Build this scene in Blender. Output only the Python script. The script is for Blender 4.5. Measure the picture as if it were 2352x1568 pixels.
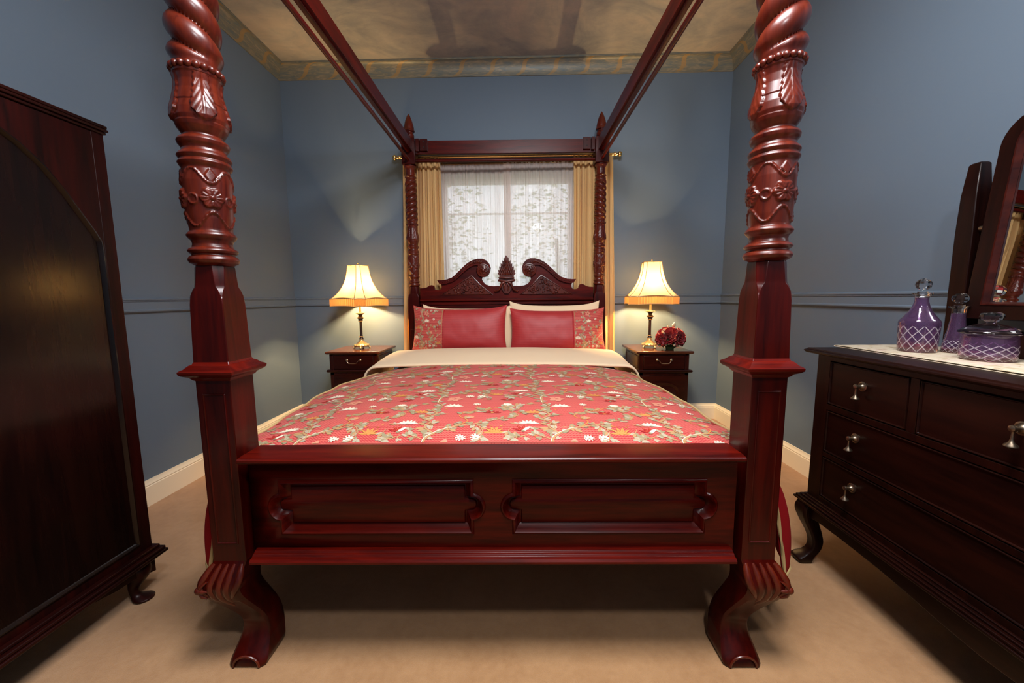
import bpy, bmesh, math, random
from mathutils import Vector, Matrix, noise
from mathutils.geometry import tessellate_polygon
PI = math.pi; TAU = 2*math.pi
sin, cos, sqrt, hypot, atan2 = math.sin, math.cos, math.sqrt, math.hypot, math.atan2
random.seed(7)
for o in list(bpy.data.objects): bpy.data.objects.remove(o)
scene = bpy.context.scene
COL = scene.collection

# ------------------------------------------------------------------ camera
cam_d = bpy.data.cameras.new('camera'); cam = bpy.data.objects.new('camera', cam_d); COL.objects.link(cam)
_p, _y, _r, _f = .1134, -.0233, -.008, 896.5
F = Vector((sin(_y)*cos(_p), cos(_y)*cos(_p), -sin(_p))); R0 = Vector((cos(_y), -sin(_y), 0)); U0 = R0.cross(F)
RR = R0*cos(_r)+U0*sin(_r); UU = U0*cos(_r)-R0*sin(_r)
cam.matrix_world = Matrix(((RR.x, UU.x, -F.x, .0914), (RR.y, UU.y, -F.y, 0), (RR.z, UU.z, -F.z, 1.1352), (0, 0, 0, 1)))
cam_d.sensor_width = 36; cam_d.lens = _f*36/2352; cam_d.clip_start = .02; cam_d.clip_end = 60
scene.camera = cam

# ------------------------------------------------------------------ light and exposure
scene.view_settings.view_transform = 'Standard'; scene.view_settings.look = 'None'
scene.view_settings.gamma = 1; scene.view_settings.use_curve_mapping = False
scene.view_settings.exposure = 0.0
scene.cycles.max_bounces = 8; scene.cycles.diffuse_bounces = 4; scene.cycles.glossy_bounces = 3; scene.cycles.transmission_bounces = 8; scene.cycles.transparent_max_bounces = 8
world = bpy.data.worlds.new('world'); scene.world = world; world.use_nodes = True
world.node_tree.nodes['Background'].inputs[0].default_value = (.80, .90, 1.0, 1)
world.node_tree.nodes['Background'].inputs[1].default_value = 2.6

def area_light(name, loc, target, size, energy, color, sy=None):
    d = bpy.data.lights.new(name, 'AREA'); d.energy = energy; d.color = color; d.size = size
    if sy: d.shape = 'RECTANGLE'; d.size_y = sy
    o = bpy.data.objects.new(name, d); COL.objects.link(o); o.location = loc
    o.rotation_euler = (Vector(target)-Vector(loc)).to_track_quat('-Z', 'Y').to_euler(); return o
area_light('ceiling_bounce_fill', (.30, .62, 3.02), (.35, 1.1, 0), .9, 112, (.98, .97, 1), .8)  # unseen soft source, added to stand in for flash bounced off the ceiling
d_ = bpy.data.lights.new('standing_light', 'POINT'); d_.energy = 66; d_.color = (.97, .97, 1); d_.shadow_soft_size = .08
o_ = bpy.data.objects.new('standing_light', d_); COL.objects.link(o_); o_.location = (.40, -.25, 2.45)

# ------------------------------------------------------------------ materials
def mat(name, col=(.5, .5, .5), rough=.5, metal=0, coat=0, **kw):
    m = bpy.data.materials.new(name); m.use_nodes = True
    b = m.node_tree.nodes['Principled BSDF']
    b.inputs['Base Color'].default_value = (*col, 1); b.inputs['Roughness'].default_value = rough
    b.inputs['Metallic'].default_value = metal; b.inputs['Coat Weight'].default_value = coat
    for k, v in kw.items(): b.inputs[k].default_value = v
    return m
def nodes(m): return m.node_tree.nodes, m.node_tree.links, m.node_tree.nodes['Principled BSDF']
def coord(m, scale=(1, 1, 1), kind='Object', rot=(0, 0, 0)):
    n, l, b = nodes(m)
    t = n.new('ShaderNodeTexCoord'); mp = n.new('ShaderNodeMapping')
    mp.inputs['Scale'].default_value = scale; mp.inputs['Rotation'].default_value = rot
    l.new(t.outputs[kind], mp.inputs[0]); return mp.outputs[0]
def noise_tex(m, vec, scale, detail=4, rough=.5, dist=0):
    n, l, b = nodes(m); t = n.new('ShaderNodeTexNoise')
    t.inputs['Scale'].default_value = scale; t.inputs['Detail'].default_value = detail
    t.inputs['Roughness'].default_value = rough; t.inputs['Distortion'].default_value = dist
    l.new(vec, t.inputs['Vector']); return t.outputs[0]
def ramp(m, fac, stops):
    n, l, b = nodes(m); r = n.new('ShaderNodeValToRGB'); e = r.color_ramp.elements
    while len(e) < len(stops): e.new(.5)
    for k, (p, c) in enumerate(stops): e[k].position = p; e[k].color = (*c, 1)
    l.new(fac, r.inputs[0]); return r.outputs[0]
def bump(m, h, strength=.2, dist=.01):
    n, l, b = nodes(m); bp = n.new('ShaderNodeBump'); bp.inputs['Strength'].default_value = strength
    bp.inputs['Distance'].default_value = dist; l.new(h, bp.inputs['Height']); l.new(bp.outputs[0], b.inputs['Normal'])
def math_n(m, op, a, b_=None, c=None):
    n, l, b = nodes(m); k = n.new('ShaderNodeMath'); k.operation = op
    for i, x in enumerate((a, b_, c)):
        if x is None: continue
        if isinstance(x, (int, float)): k.inputs[i].default_value = x
        else: l.new(x, k.inputs[i])
    return k.outputs[0]
def mixc(m, fac, a, b_, mode='MIX'):
    n, l, b = nodes(m); k = n.new('ShaderNodeMix'); k.data_type = 'RGBA'; k.blend_type = mode
    for i, x in ((0, fac), (6, a), (7, b_)):
        if isinstance(x, (int, float)): k.inputs[i].default_value = x
        elif isinstance(x, tuple): k.inputs[i].default_value = (*x, 1)
        else: l.new(x, k.inputs[i])
    return k.outputs[2]
def sep(m, vec):
    n, l, b = nodes(m); s = n.new('ShaderNodeSeparateXYZ'); l.new(vec, s.inputs[0]); return s.outputs

def wood(name, dark, light, axis, rough=.38, coat=.08, crough=.2, streak=14, spec=.28):
    m = mat(name, light, rough, coat=coat); n, l, b = nodes(m)
    b.inputs['Coat Roughness'].default_value = crough; b.inputs['Specular IOR Level'].default_value = spec
    sc = {'x': (1.2, 14, 14), 'y': (14, 1.2, 14), 'z': (14, 14, 1.2)}[axis]
    v = coord(m, sc); a = noise_tex(m, v, 1.6, 5, .6, .6)
    v2 = coord(m, tuple(s*6 for s in sc)); f = noise_tex(m, v2, 1.5, 3, .6)
    s = math_n(m, 'ADD', math_n(m, 'MULTIPLY', a, .75), math_n(m, 'MULTIPLY', f, .25))
    l.new(ramp(m, s, [(.36, dark), (.62, light)]), b.inputs['Base Color'])
    bump(m, f, .06, .002)
    return m
MAH_D, MAH_L = (.026, .0005, .0002), (.098, .0032, .0006)
M = {}
M['mahog_x'] = wood('mahogany_x', MAH_D, MAH_L, 'x', .36, .09, .12, spec=.18); M['mahog_y'] = wood('mahogany_y', MAH_D, MAH_L, 'y')
M['mahog_z'] = wood('mahogany_z', tuple(c*.6 for c in MAH_D), tuple(c*.55 for c in MAH_L), 'z', .34, .14, .14, spec=.2); M['carved'] = wood('mahogany_carved', (.034, .0016, .0005), (.115, .0125, .0034), 'z', .33, .14, .22, spec=.4)
M['night_x'] = wood('nightstand_x', (.014, .0010, .0005), (.042, .0048, .0018), 'x', .3, .25, .12)
M['night_top'] = wood('nightstand_top', (.05, .010, .004), (.11, .030, .012), 'x', .25, .5, .10)
M['night_z'] = wood('nightstand_z', (.014, .0010, .0005), (.042, .0048, .0018), 'z', .3, .25, .12)
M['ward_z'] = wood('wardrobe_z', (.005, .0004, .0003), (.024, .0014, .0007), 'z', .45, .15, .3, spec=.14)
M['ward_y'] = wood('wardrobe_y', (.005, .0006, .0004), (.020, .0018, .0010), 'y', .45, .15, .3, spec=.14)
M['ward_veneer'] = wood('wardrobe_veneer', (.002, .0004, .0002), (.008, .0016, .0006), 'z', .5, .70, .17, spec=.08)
M['dress_y'] = wood('dresser_y', (.004, .0006, .0003), (.014, .0022, .0008), 'y', .40, .15, .25, spec=.14)
M['dress_z'] = wood('dresser_z', (.004, .0006, .0003), (.013, .0020, .0007), 'z', .40, .15, .25, spec=.14)

def paint(name, c):
    m = mat(name, c, .55); b = nodes(m)[2]; b.inputs['Specular IOR Level'].default_value = .3
    v = coord(m); f = noise_tex(m, v, 260, 2); bump(m, f, .05, .002)
    g = noise_tex(m, v, 1.1, 3)
    nodes(m)[1].new(mixc(m, g, tuple(x*.96 for x in c), tuple(x*1.04 for x in c)), b.inputs['Base Color'])
    return m
M['wall'] = paint('blue_wall', (.122, .166, .215)); M['dado'] = paint('dado_paint', (.130, .172, .218))
M['cream_trim'] = mat('cream_gloss', (.84, .74, .56), .35)
m = M['carpet'] = mat('carpet', (.5, .3, .15), .95); n, l, b = nodes(m)
b.inputs['Sheen Weight'].default_value = .25; b.inputs['Specular IOR Level'].default_value = .1
v = coord(m); a = noise_tex(m, v, 5, 5, .65); f = noise_tex(m, v, 420, 3, .6); g = noise_tex(m, v, 40, 3, .6)
c1 = ramp(m, a, [(.34, (.38, .190, .072)), (.62, (.49, .268, .115))])
c2 = mixc(m, math_n(m, 'MULTIPLY', f, .75), c1, (.27, .125, .043)); c3 = mixc(m, math_n(m, 'MULTIPLY', g, .28), c2, (.60, .36, .18))
l.new(c3, b.inputs['Base Color']); bump(m, math_n(m, 'ADD', f, math_n(m, 'MULTIPLY', g, .5)), .6, .006)
m = M['ceiling'] = mat('painted_sky_ceiling', (.4, .4, .4), .8); n, l, b = nodes(m)
v = coord(m, (1, 1.5, 1)); a = noise_tex(m, v, 1.5, 8, .62, 1.6); f = noise_tex(m, v, 7, 6, .7, .8)
s = math_n(m, 'ADD', math_n(m, 'MULTIPLY', a, .72), math_n(m, 'MULTIPLY', f, .28))
l.new(ramp(m, s, [(.36, (.24, .25, .25)), (.50, (.35, .335, .30)), (.64, (.47, .41, .335))]), b.inputs['Base Color'])
# cornice: cool stone colour with a gold S at even steps; uv x = metres along, y = 0..1 across
m = M['cornice'] = mat('painted_cornice', (.3, .3, .3), .45); n, l, b = nodes(m)
uv = coord(m, kind='UV'); x, y, z = sep(m, uv)[:3]
nz = noise_tex(m, uv, 9, 4, .6, 1.2)
base = ramp(m, nz, [(.35, (.13, .155, .15)), (.52, (.20, .185, .13)), (.66, (.30, .25, .17))])
fr = math_n(m, 'SUBTRACT', math_n(m, 'FRACT', math_n(m, 'DIVIDE', x, .27)), .5)
yy = math_n(m, 'SUBTRACT', y, .5)
sw = math_n(m, 'MULTIPLY', math_n(m, 'SINE', math_n(m, 'MULTIPLY', yy, 5.2)), .26)
lean = math_n(m, 'ADD', math_n(m, 'MULTIPLY', math_n(m, 'MULTIPLY', yy, math_n(m, 'MULTIPLY', yy, yy)), 2.6), math_n(m, 'MULTIPLY', yy, .12))
dd = math_n(m, 'ABSOLUTE', math_n(m, 'SUBTRACT', fr, lean))
k1 = math_n(m, 'LESS_THAN', dd, math_n(m, 'ADD', .035, math_n(m, 'MULTIPLY', nz, .07)))
k2 = math_n(m, 'MULTIPLY', k1, math_n(m, 'LESS_THAN', math_n(m, 'ABSOLUTE', yy), .42))
l.new(mixc(m, math_n(m, 'MULTIPLY', k2, .75), base, (.36, .215, .07)), b.inputs['Base Color'])
b.inputs['Metallic'].default_value = .15
# brass, metals
M['brass'] = mat('brass', (.85, .58, .22), .22, 1); M['old_brass'] = mat('antique_brass', (.42, .31, .20), .35, 1)
M['pewter'] = mat('aged_pewter', (.26, .20, .14), .38, 1); M['dark_bronze'] = mat('dark_bronze', (.035, .020, .016), .3, .5, coat=.3)
M['gilt'] = mat('pale_gilt', (.80, .62, .30), .38, .7); M['steel'] = mat('bolt_steel', (.5, .48, .45), .3, 1); M['black'] = mat('dark_hole', (.01, .006, .005), .7)
# fabrics
def cloth(name, c, c2, trans=.0, weave=900, sheen=.2):
    m = mat(name, c, .85); n, l, b = nodes(m); b.inputs['Sheen Weight'].default_value = sheen
    b.inputs['Specular IOR Level'].default_value = .2
    v = coord(m, kind='Object'); f = noise_tex(m, v, weave, 2); g = noise_tex(m, v, 6, 3)
    l.new(mixc(m, g, c, c2), b.inputs['Base Color']); bump(m, f, .15, .002)
    if trans:
        tr = n.new('ShaderNodeBsdfTranslucent'); tr.inputs[0].default_value = (*c, 1)
        mx = n.new('ShaderNodeMixShader'); mx.inputs[0].default_value = trans
        l.new(b.outputs[0], mx.inputs[1]); l.new(tr.outputs[0], mx.inputs[2]); l.new(mx.outputs[0], n['Material Output'].inputs[0])
    return m
M['sheet'] = cloth('cream_sheet', (.92, .70, .45), (.89, .66, .42))
M['curtain'] = cloth('cream_curtain', (.92, .66, .31), (.88, .62, .28), .42)
M['velvet'] = cloth('plain_red_cloth', (.36, .006, .010), (.30, .005, .008), weave=500, sheen=0)
M['mattress'] = cloth('mattress_ticking', (.7, .66, .6), (.66, .62, .56))
M['cord'] = mat('gold_cord', (.52, .37, .16), .6)
m = M['brocade'] = mat('coral_brocade', (.6, .1, .08), .62); n, l, b = nodes(m); b.inputs['Sheen Weight'].default_value = .15
uv = coord(m, kind='UV'); x, y, z = sep(m, uv)[:3]
tri = math_n(m, 'PINGPONG', math_n(m, 'MULTIPLY', x, 1.0), .0055)
st = math_n(m, 'FRACT', math_n(m, 'DIVIDE', math_n(m, 'ADD', y, math_n(m, 'MULTIPLY', tri, .9)), .0125))
zz = math_n(m, 'LESS_THAN', math_n(m, 'ABSOLUTE', math_n(m, 'SUBTRACT', st, .5)), .2)
g = noise_tex(m, uv, 5, 3)
c1 = mixc(m, g, (.62, .120, .085), (.54, .085, .065)); l.new(mixc(m, zz, c1, (.40, .016, .020)), b.inputs['Base Color'])
bump(m, zz, .25, .001)
m = M['ribbed'] = mat('coral_ribbed_silk', (.55, .05, .05), .5); n, l, b = nodes(m); b.inputs['Sheen Weight'].default_value = .2
uv = coord(m, kind='UV'); x, y, z = sep(m, uv)[:3]
st = math_n(m, 'FRACT', math_n(m, 'DIVIDE', y, .0085)); zz = math_n(m, 'GREATER_THAN', st, .5)
st2 = math_n(m, 'GREATER_THAN', math_n(m, 'FRACT', math_n(m, 'DIVIDE', x, .006)), .5)
l.new(mixc(m, math_n(m, 'MULTIPLY', zz, math_n(m, 'ADD', .6, math_n(m, 'MULTIPLY', st2, .4))), (.36, .008, .012), (.52, .038, .034)), b.inputs['Base Color'])
M['band'] = mat('crimson_band', (.40, .010, .016), .5)
for nm, c in dict(e_sage=(.29, .235, .13), e_silver=(.42, .36, .25), e_tan=(.44, .25, .11), e_cream=(.80, .70, .52), e_red=(.36, .014, .012), e_orange=(.62, .25, .06), e_pink=(.66, .25, .16)).items():
    M[nm] = mat(nm[2:]+'_silk_thread', c, .55)
EMB = ['e_sage', 'e_silver', 'e_tan', 'e_cream', 'e_red', 'e_orange', 'e_pink']
# sheer curtain
m = M['sheer'] = mat('white_sheer', (.80, .69, .635), .9); n, l, b = nodes(m)
tp = n.new('ShaderNodeBsdfTransparent'); tr = n.new('ShaderNodeBsdfTranslucent'); tr.inputs[0].default_value = (.82, .71, .66, 1)
m1 = n.new('ShaderNodeMixShader'); m1.inputs[0].default_value = .5; l.new(b.outputs[0], m1.inputs[1]); l.new(tr.outputs[0], m1.inputs[2])
m2 = n.new('ShaderNodeMixShader'); v = coord(m, (1, 1, .15)); g = noise_tex(m, v, 30, 3)
l.new(math_n(m, 'ADD', .0, math_n(m, 'MULTIPLY', g, .26)), m2.inputs[0]); l.new(m1.outputs[0], m2.inputs[1]); l.new(tp.outputs[0], m2.inputs[2]); l.new(m2.outputs[0], n['Material Output'].inputs[0])
# lamp shade
def shade_mat(name, c, tr_c, t):
    m = mat(name, c, .8); n, l, b = nodes(m)
    tr = n.new('ShaderNodeBsdfTranslucent'); tr.inputs[0].default_value = (*tr_c, 1)
    mx = n.new('ShaderNodeMixShader'); mx.inputs[0].default_value = t
    l.new(b.outputs[0], mx.inputs[1]); l.new(tr.outputs[0], mx.inputs[2]); l.new(mx.outputs[0], n['Material Output'].inputs[0]); return m
M['shade'] = shade_mat('cream_shade', (.80, .62, .36), (.80, .60, .30), .16)
M['fringe'] = shade_mat('gold_fringe', (.42, .23, .07), (.55, .26, .07), .10)
m = M['bulb'] = mat('lit_bulb', (1, .8, .5)); b = nodes(m)[2]; b.inputs['Emission Color'].default_value = (1, .72, .36, 1); b.inputs['Emission Strength'].default_value = 8
# glass
M['clear_glass'] = mat('cut_clear_glass', (.95, .95, .97), .03, **{'Transmission Weight': 1.0, 'IOR': 1.5})
M['clear_glass_tint'] = mat('lilac_lid_glass', (.80, .72, .84), .05, **{'Transmission Weight': 1.0, 'IOR': 1.45})
m = M['purple_glass'] = mat('amethyst_cut_glass', (.50, .30, .52), .06, coat=.6, **{'Transmission Weight': .72, 'IOR': 1.35}); n, l, b = nodes(m)
uv = coord(m, kind='UV'); x, y, z = sep(m, uv)[:3]    # x = turns * 6, y = 0..1 of the cut band (outside: no cuts)
d1 = math_n(m, 'ABSOLUTE', math_n(m, 'SUBTRACT', math_n(m, 'FRACT', math_n(m, 'ADD', math_n(m, 'MULTIPLY', x, 2), math_n(m, 'MULTIPLY', y, 2.5))), .5))
d2 = math_n(m, 'ABSOLUTE', math_n(m, 'SUBTRACT', math_n(m, 'FRACT', math_n(m, 'SUBTRACT', math_n(m, 'MULTIPLY', x, 2), math_n(m, 'MULTIPLY', y, 2.5))), .5))
k = math_n(m, 'LESS_THAN', math_n(m, 'MINIMUM', d1, d2), .05)
k = math_n(m, 'MULTIPLY', k, math_n(m, 'MULTIPLY', math_n(m, 'GREATER_THAN', y, .02), math_n(m, 'LESS_THAN', y, .98)))
mc = mixc(m, ramp(m, y, [(.1, (0, 0, 0)), (.45, (1, 1, 1))]), (.80, .34, .36), (.46, .26, .50))
l.new(mixc(m, k, mc, (.60, .55, .56)), b.inputs['Base Color'])
l.new(math_n(m, 'SUBTRACT', .93, math_n(m, 'MULTIPLY', k, .55)), b.inputs['Transmission Weight'])
l.new(math_n(m, 'ADD', .05, math_n(m, 'MULTIPLY', k, .45)), b.inputs['Roughness'])
M['mirror'] = mat('mirror_glass', (.80, .84, .84), .01, 1)
m = M['pane'] = mat('window_glass', (1, 1, 1), .0); n, l, b = nodes(m)
tp = n.new('ShaderNodeBsdfTransparent'); gl = n.new('ShaderNodeBsdfGlossy'); gl.inputs['Roughness'].default_value = .02
mx = n.new('ShaderNodeMixShader'); mx.inputs[0].default_value = .07; l.new(tp.outputs[0], mx.inputs[1]); l.new(gl.outputs[0], mx.inputs[2]); l.new(mx.outputs[0], n['Material Output'].inputs[0])
m = M['runner'] = mat('linen_runner', (.62, .55, .45), .9); n, l, b = nodes(m)
v = coord(m); a = noise_tex(m, v, 26, 4, .6, 1.2); g = noise_tex(m, v, 9, 3)
c1 = ramp(m, a, [(.50, (.56, .48, .35)), (.60, (.44, .34, .21)), (.70, (.34, .26, .15))]); c2 = mixc(m, ramp(m, g, [(.55, (0, 0, 0)), (.7, (.5, .5, .5))]), c1, (.55, .38, .36))
l.new(c2, b.inputs['Base Color'])
M['rose'] = mat('crimson_rose', (.24, .003, .008), .5, **{'Sheen Weight': .2}); M['leaf'] = mat('green_leaf', (.05, .10, .035), .5); M['bud'] = mat('cream_bud', (.75, .66, .42), .5)
M['tree'] = shade_mat('tree_leaves', (.10, .20, .07), (.22, .38, .10), .5); M['bark'] = mat('bark', (.10, .07, .05), .9)
M['grass'] = mat('grass', (.12, .22, .06), .9); M['white_paint'] = mat('white_window_paint', (.75, .75, .72), .4)

# ------------------------------------------------------------------ mesh builder
class MB:
    def __init__(s): s.v = []; s.f = []; s.m = []; s.uv = {}
    def add(s, vs, fs, mi=0, uvs=None):
        o = len(s.v); s.v += [tuple(p) for p in vs]
        for f in fs: s.f.append([o+i for i in f]); s.m.append(mi)
        if uvs:
            for i, u in enumerate(uvs): s.uv[o+i] = u
        return o
    def box(s, x0, x1, y0, y1, z0, z1, mi=0):
        s.add([(x, y, z) for z in (z0, z1) for y in (y0, y1) for x in (x0, x1)],
              [(0, 2, 3, 1), (4, 5, 7, 6), (0, 1, 5, 4), (2, 6, 7, 3), (0, 4, 6, 2), (1, 3, 7, 5)], mi); return s
    def grid(s, fn, nu, nv, cu=False, mi=0, uvf=None, cap0=False, cap1=False):
        vs = []; us = []; ku = nu if cu else nu+1
        for j in range(nv+1):
            for i in range(ku):
                vs.append(fn(i/nu, j/nv))
                if uvf: us.append(uvf(i/nu, j/nv))
        fs = [(j*ku+i, j*ku+(i+1) % ku, (j+1)*ku+(i+1) % ku, (j+1)*ku+i) for j in range(nv) for i in range(nu)]
        if cap0: fs.append(tuple(range(ku))[::-1])
        if cap1: fs.append(tuple(nv*ku+i for i in range(ku)))
        s.add(vs, fs, mi, us or None); return s
    def lathe(s, prof, c=(0, 0, 0), seg=32, mi=0, M_=None, uvf=None):   # prof (r, z)
        M_ = M_ or Matrix.Identity(4); c = Vector(c)
        def fn(u, v):
            r, z = prof[round(v*(len(prof)-1))]; a = u*TAU
            return c+(M_ @ Vector((r*cos(a), r*sin(a), z)))
        s.grid(fn, seg, len(prof)-1, True, mi, uvf, True, True); return s
    def tube(s, pts, r, seg=10, mi=0, closed=False, rf=None):
        pts = [Vector(p) for p in pts]; n_ = len(pts); loops = []; up = None; L = 0
        for i, p in enumerate(pts):
            t = (pts[(i+1) % n_]-pts[i-1]) if (closed or 0 < i < n_-1) else (pts[1]-pts[0] if i == 0 else pts[-1]-pts[-2])
            t.normalize()
            if up is None: up = Vector((0, 0, 1)) if abs(t.z) < .9 else Vector((1, 0, 0))
            a = t.cross(up).normalized(); b_ = a.cross(t).normalized(); up = b_
            if i: L += (p-pts[i-1]).length
            rr = r(i/(n_-1)) if callable(r) else r
            loops.append([p+(a*cos(k*TAU/seg)+b_*sin(k*TAU/seg))*(rr*(rf(k*TAU/seg, L) if rf else 1)) for k in range(seg)])
        s.loops(loops, closed, mi, not closed); return s
    def loops(s, loops, closed=False, mi=0, caps=True):
        k = len(loops[0]); vs = [p for lp in loops for p in lp]; n_ = len(loops); fs = []
        for j in range(n_ if closed else n_-1):
            a = j*k; b_ = ((j+1) % n_)*k
            fs += [(a+i, a+(i+1) % k, b_+(i+1) % k, b_+i) for i in range(k)]
        if caps and not closed: fs += [tuple(range(k))[::-1], tuple((n_-1)*k+i for i in range(k))]
        s.add(vs, fs, mi); return s
    def prism(s, poly, fn, d0, d1, mi=0):   # fn(a, b, d) -> 3D
        k = len(poly); tri = tessellate_polygon([[Vector((a, b_, 0)) for a, b_ in poly]])
        vs = [fn(a, b_, d0) for a, b_ in poly]+[fn(a, b_, d1) for a, b_ in poly]
        fs = [tuple(t) for t in tri]+[tuple(k+i for i in t) for t in tri]+[(i, (i+1) % k, k+(i+1) % k, k+i) for i in range(k)]
        s.add(vs, fs, mi); return s
    def holed(s, outer, holes, fn, d, mi=0):
        L = [[Vector((a, b_, 0)) for a, b_ in p] for p in [outer]+holes]; tri = tessellate_polygon(L)
        s.add([fn(a, b_, d) for p in [outer]+holes for a, b_ in p], [tuple(t) for t in tri], mi); return s
    def ringpanel(s, poly, prof, fn, mi=0, fill=True):
        lp = [[fn(a, b_, d) for a, b_ in inset(poly, o)] for o, d in prof]
        s.loops(lp, False, mi, False)
        if fill:
            p = inset(poly, prof[-1][0]); tri = tessellate_polygon([[Vector((a, b_, 0)) for a, b_ in p]])
            s.add([fn(a, b_, prof[-1][1]) for a, b_ in p], [tuple(t) for t in tri], mi)
        return s
    def profile(s, prof, fn, t0, t1, mi=0, m0=0, m1=0, uvs=False):   # prof (a,b) extruded along t; mitre offsets by a
        k = len(prof); L = [fn(a, b_, t0+m0*a) for a, b_ in prof]+[fn(a, b_, t1+m1*a) for a, b_ in prof]
        fs = [(i, (i+1) % k, k+(i+1) % k, k+i) for i in range(k)]
        tri = tessellate_polygon([[Vector((a, b_, 0)) for a, b_ in prof]])
        fs += [tuple(t) for t in tri]+[tuple(k+i for i in t) for t in tri]
        s.add(L, fs, mi); return s
    def build(s, name, mats, parent=None, ang=38, bevel=0, sub=0, smooth=True, loc=None, rz=0, wn=True):
        me = bpy.data.meshes.new(name); me.from_pydata(s.v, [], s.f)
        for mm in (mats if isinstance(mats, list) else [mats]): me.materials.append(M[mm])
        me.polygons.foreach_set('material_index', s.m)
        if s.uv:
            ul = me.uv_layers.new(name='UVMap')
            for lp in me.loops: ul.data[lp.index].uv = s.uv.get(lp.vertex_index, (0, 0))
        bm = bmesh.new(); bm.from_mesh(me)
        bmesh.ops.remove_doubles(bm, verts=bm.verts, dist=1e-6) if not s.uv else None
        bmesh.ops.recalc_face_normals(bm, faces=bm.faces); bm.to_mesh(me); bm.free()
        if smooth: me.shade_smooth(); me.set_sharp_from_angle(angle=math.radians(ang))
        o = bpy.data.objects.new(name, me); COL.objects.link(o)
        if parent: o.parent = parent
        if loc: o.location = loc
        if rz: o.rotation_euler.z = rz
        if bevel:
            bv = o.modifiers.new('bevel', 'BEVEL'); bv.width = bevel; bv.segments = 2; bv.limit_method = 'ANGLE'; bv.angle_limit = math.radians(40)
        if sub:
            sb = o.modifiers.new('sub', 'SUBSURF'); sb.levels = sub; sb.render_levels = sub
        return o

def inset(poly, d):
    n_ = len(poly); A = sum(poly[i][0]*poly[(i+1) % n_][1]-poly[(i+1) % n_][0]*poly[i][1] for i in range(n_))
    sg = 1 if A > 0 else -1; out = []
    for i in range(n_):
        p0 = Vector(poly[i-1]); p1 = Vector(poly[i]); p2 = Vector(poly[(i+1) % n_])
        e1 = (p1-p0).normalized(); e2 = (p2-p1).normalized()
        n1 = Vector((-e1.y, e1.x))*sg; n2 = Vector((-e2.y, e2.x))*sg
        b_ = n1+n2; b_ = b_/max(.35, b_.dot(n1)) if b_.length > 1e-6 else n1
        q = p1+b_*d; out.append((q.x, q.y))
    return out
def empty(name, loc=(0, 0, 0), rz=0):
    o = bpy.data.objects.new(name, None); o.empty_display_size = .05; COL.objects.link(o); o.location = loc; o.rotation_euler.z = rz; return o
def tag(o, label, cat, group=None):
    o['label'] = label; o['category'] = cat
    if group: o['group'] = group
    return o
def struct(o): o['kind'] = 'structure'; return o
def copy_tree(o, parent=None):
    c = o.copy(); COL.objects.link(c)
    if parent: c.parent = parent
    for ch in list(o.children): copy_tree(ch, c)
    return c
def interp(x, pts):
    if x <= pts[0][0]: return pts[0][1]
    for (a, b_), (c, d) in zip(pts, pts[1:]):
        if x <= c: t = (x-a)/(c-a); return b_+(d-b_)*t
    return pts[-1][1]
def sm(x, a, b_): t = min(1, max(0, (x-a)/(b_-a))); return t*t*(3-2*t)
def catmull(P, n_=8):
    P = [Vector(p) for p in P]; out = []
    for i in range(len(P)-1):
        p0 = P[max(0, i-1)]; p1 = P[i]; p2 = P[i+1]; p3 = P[min(len(P)-1, i+2)]
        for k in range(n_):
            t = k/n_; out.append(.5*((2*p1)+(p2-p0)*t+(2*p0-5*p1+4*p2-p3)*t*t+(3*p1-p0-3*p2+p3)*t**3))
    out.append(P[-1]); return out

# ------------------------------------------------------------------ room
XL, XR, YB, YF, ZC = -1.987, 1.890, 3.567, -1.6, 3.13
struct(MB().box(XL-.12, XR+.12, YF-.12, YB+.12, -.1, 0).build('floor', 'carpet', smooth=False))
struct(MB().box(XL-.12, XR+.12, YF-.12, YB+.12, ZC, ZC+.1).build('ceiling', 'ceiling', smooth=False))
struct(MB().box(XL-.12, XL, YF-.12, YB+.12, 0, ZC).build('wall_left', 'wall', smooth=False))
struct(MB().box(XR, XR+.12, YF-.12, YB+.12, 0, ZC).build('wall_right', 'wall', smooth=False))
struct(MB().box(XL, XR, YF-.12, YF, 0, ZC).build('wall_front', 'wall', smooth=False))
WX0, WX1, WZ0, WZ1 = -.62, .575, .95, 2.20
wb = MB(); hole = [(WX0, WZ0), (WX1, WZ0), (WX1, WZ1), (WX0, WZ1)]; outer = [(XL, 0), (XR, 0), (XR, ZC), (XL, ZC)]
for d in (YB, YB+.14): wb.holed(outer, [hole], lambda a, b_, d: (a, d, b_), d)
for i in range(4):
    (a, b_), (c, d) = hole[i], hole[(i+1) % 4]; wb.add([(a, YB, b_), (c, YB, d), (c, YB+.14, d), (a, YB+.14, b_)], [(0, 1, 2, 3)])
struct(wb.build('wall_back', 'wall', smooth=False))
# window
wf = MB()
for x0, x1, z0, z1 in ((WX0, WX0+.05, WZ0, WZ1), (WX1-.05, WX1, WZ0, WZ1), (WX0, WX1, WZ0, WZ0+.06), (WX0, WX1, WZ1-.05, WZ1)):
    wf.box(x0, x1, YB+.09, YB+.135, z0, z1)
wf.box(WX0+.05, WX1-.05, YB+.095, YB+.13, 1.885, 1.898)
win = struct(wf.build('window_1', 'white_paint', bevel=.003)); MB().box(WX0+.04, WX1-.04, YB+.110, YB+.114, WZ0+.04, WZ1-.04).build('pane', 'pane', win, smooth=False)
MB().box(WX0-.02, WX1+.02, YB+.0005, YB+.06, WZ0-.03, WZ0).build('window_sill', 'white_paint', win, bevel=.003)

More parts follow.
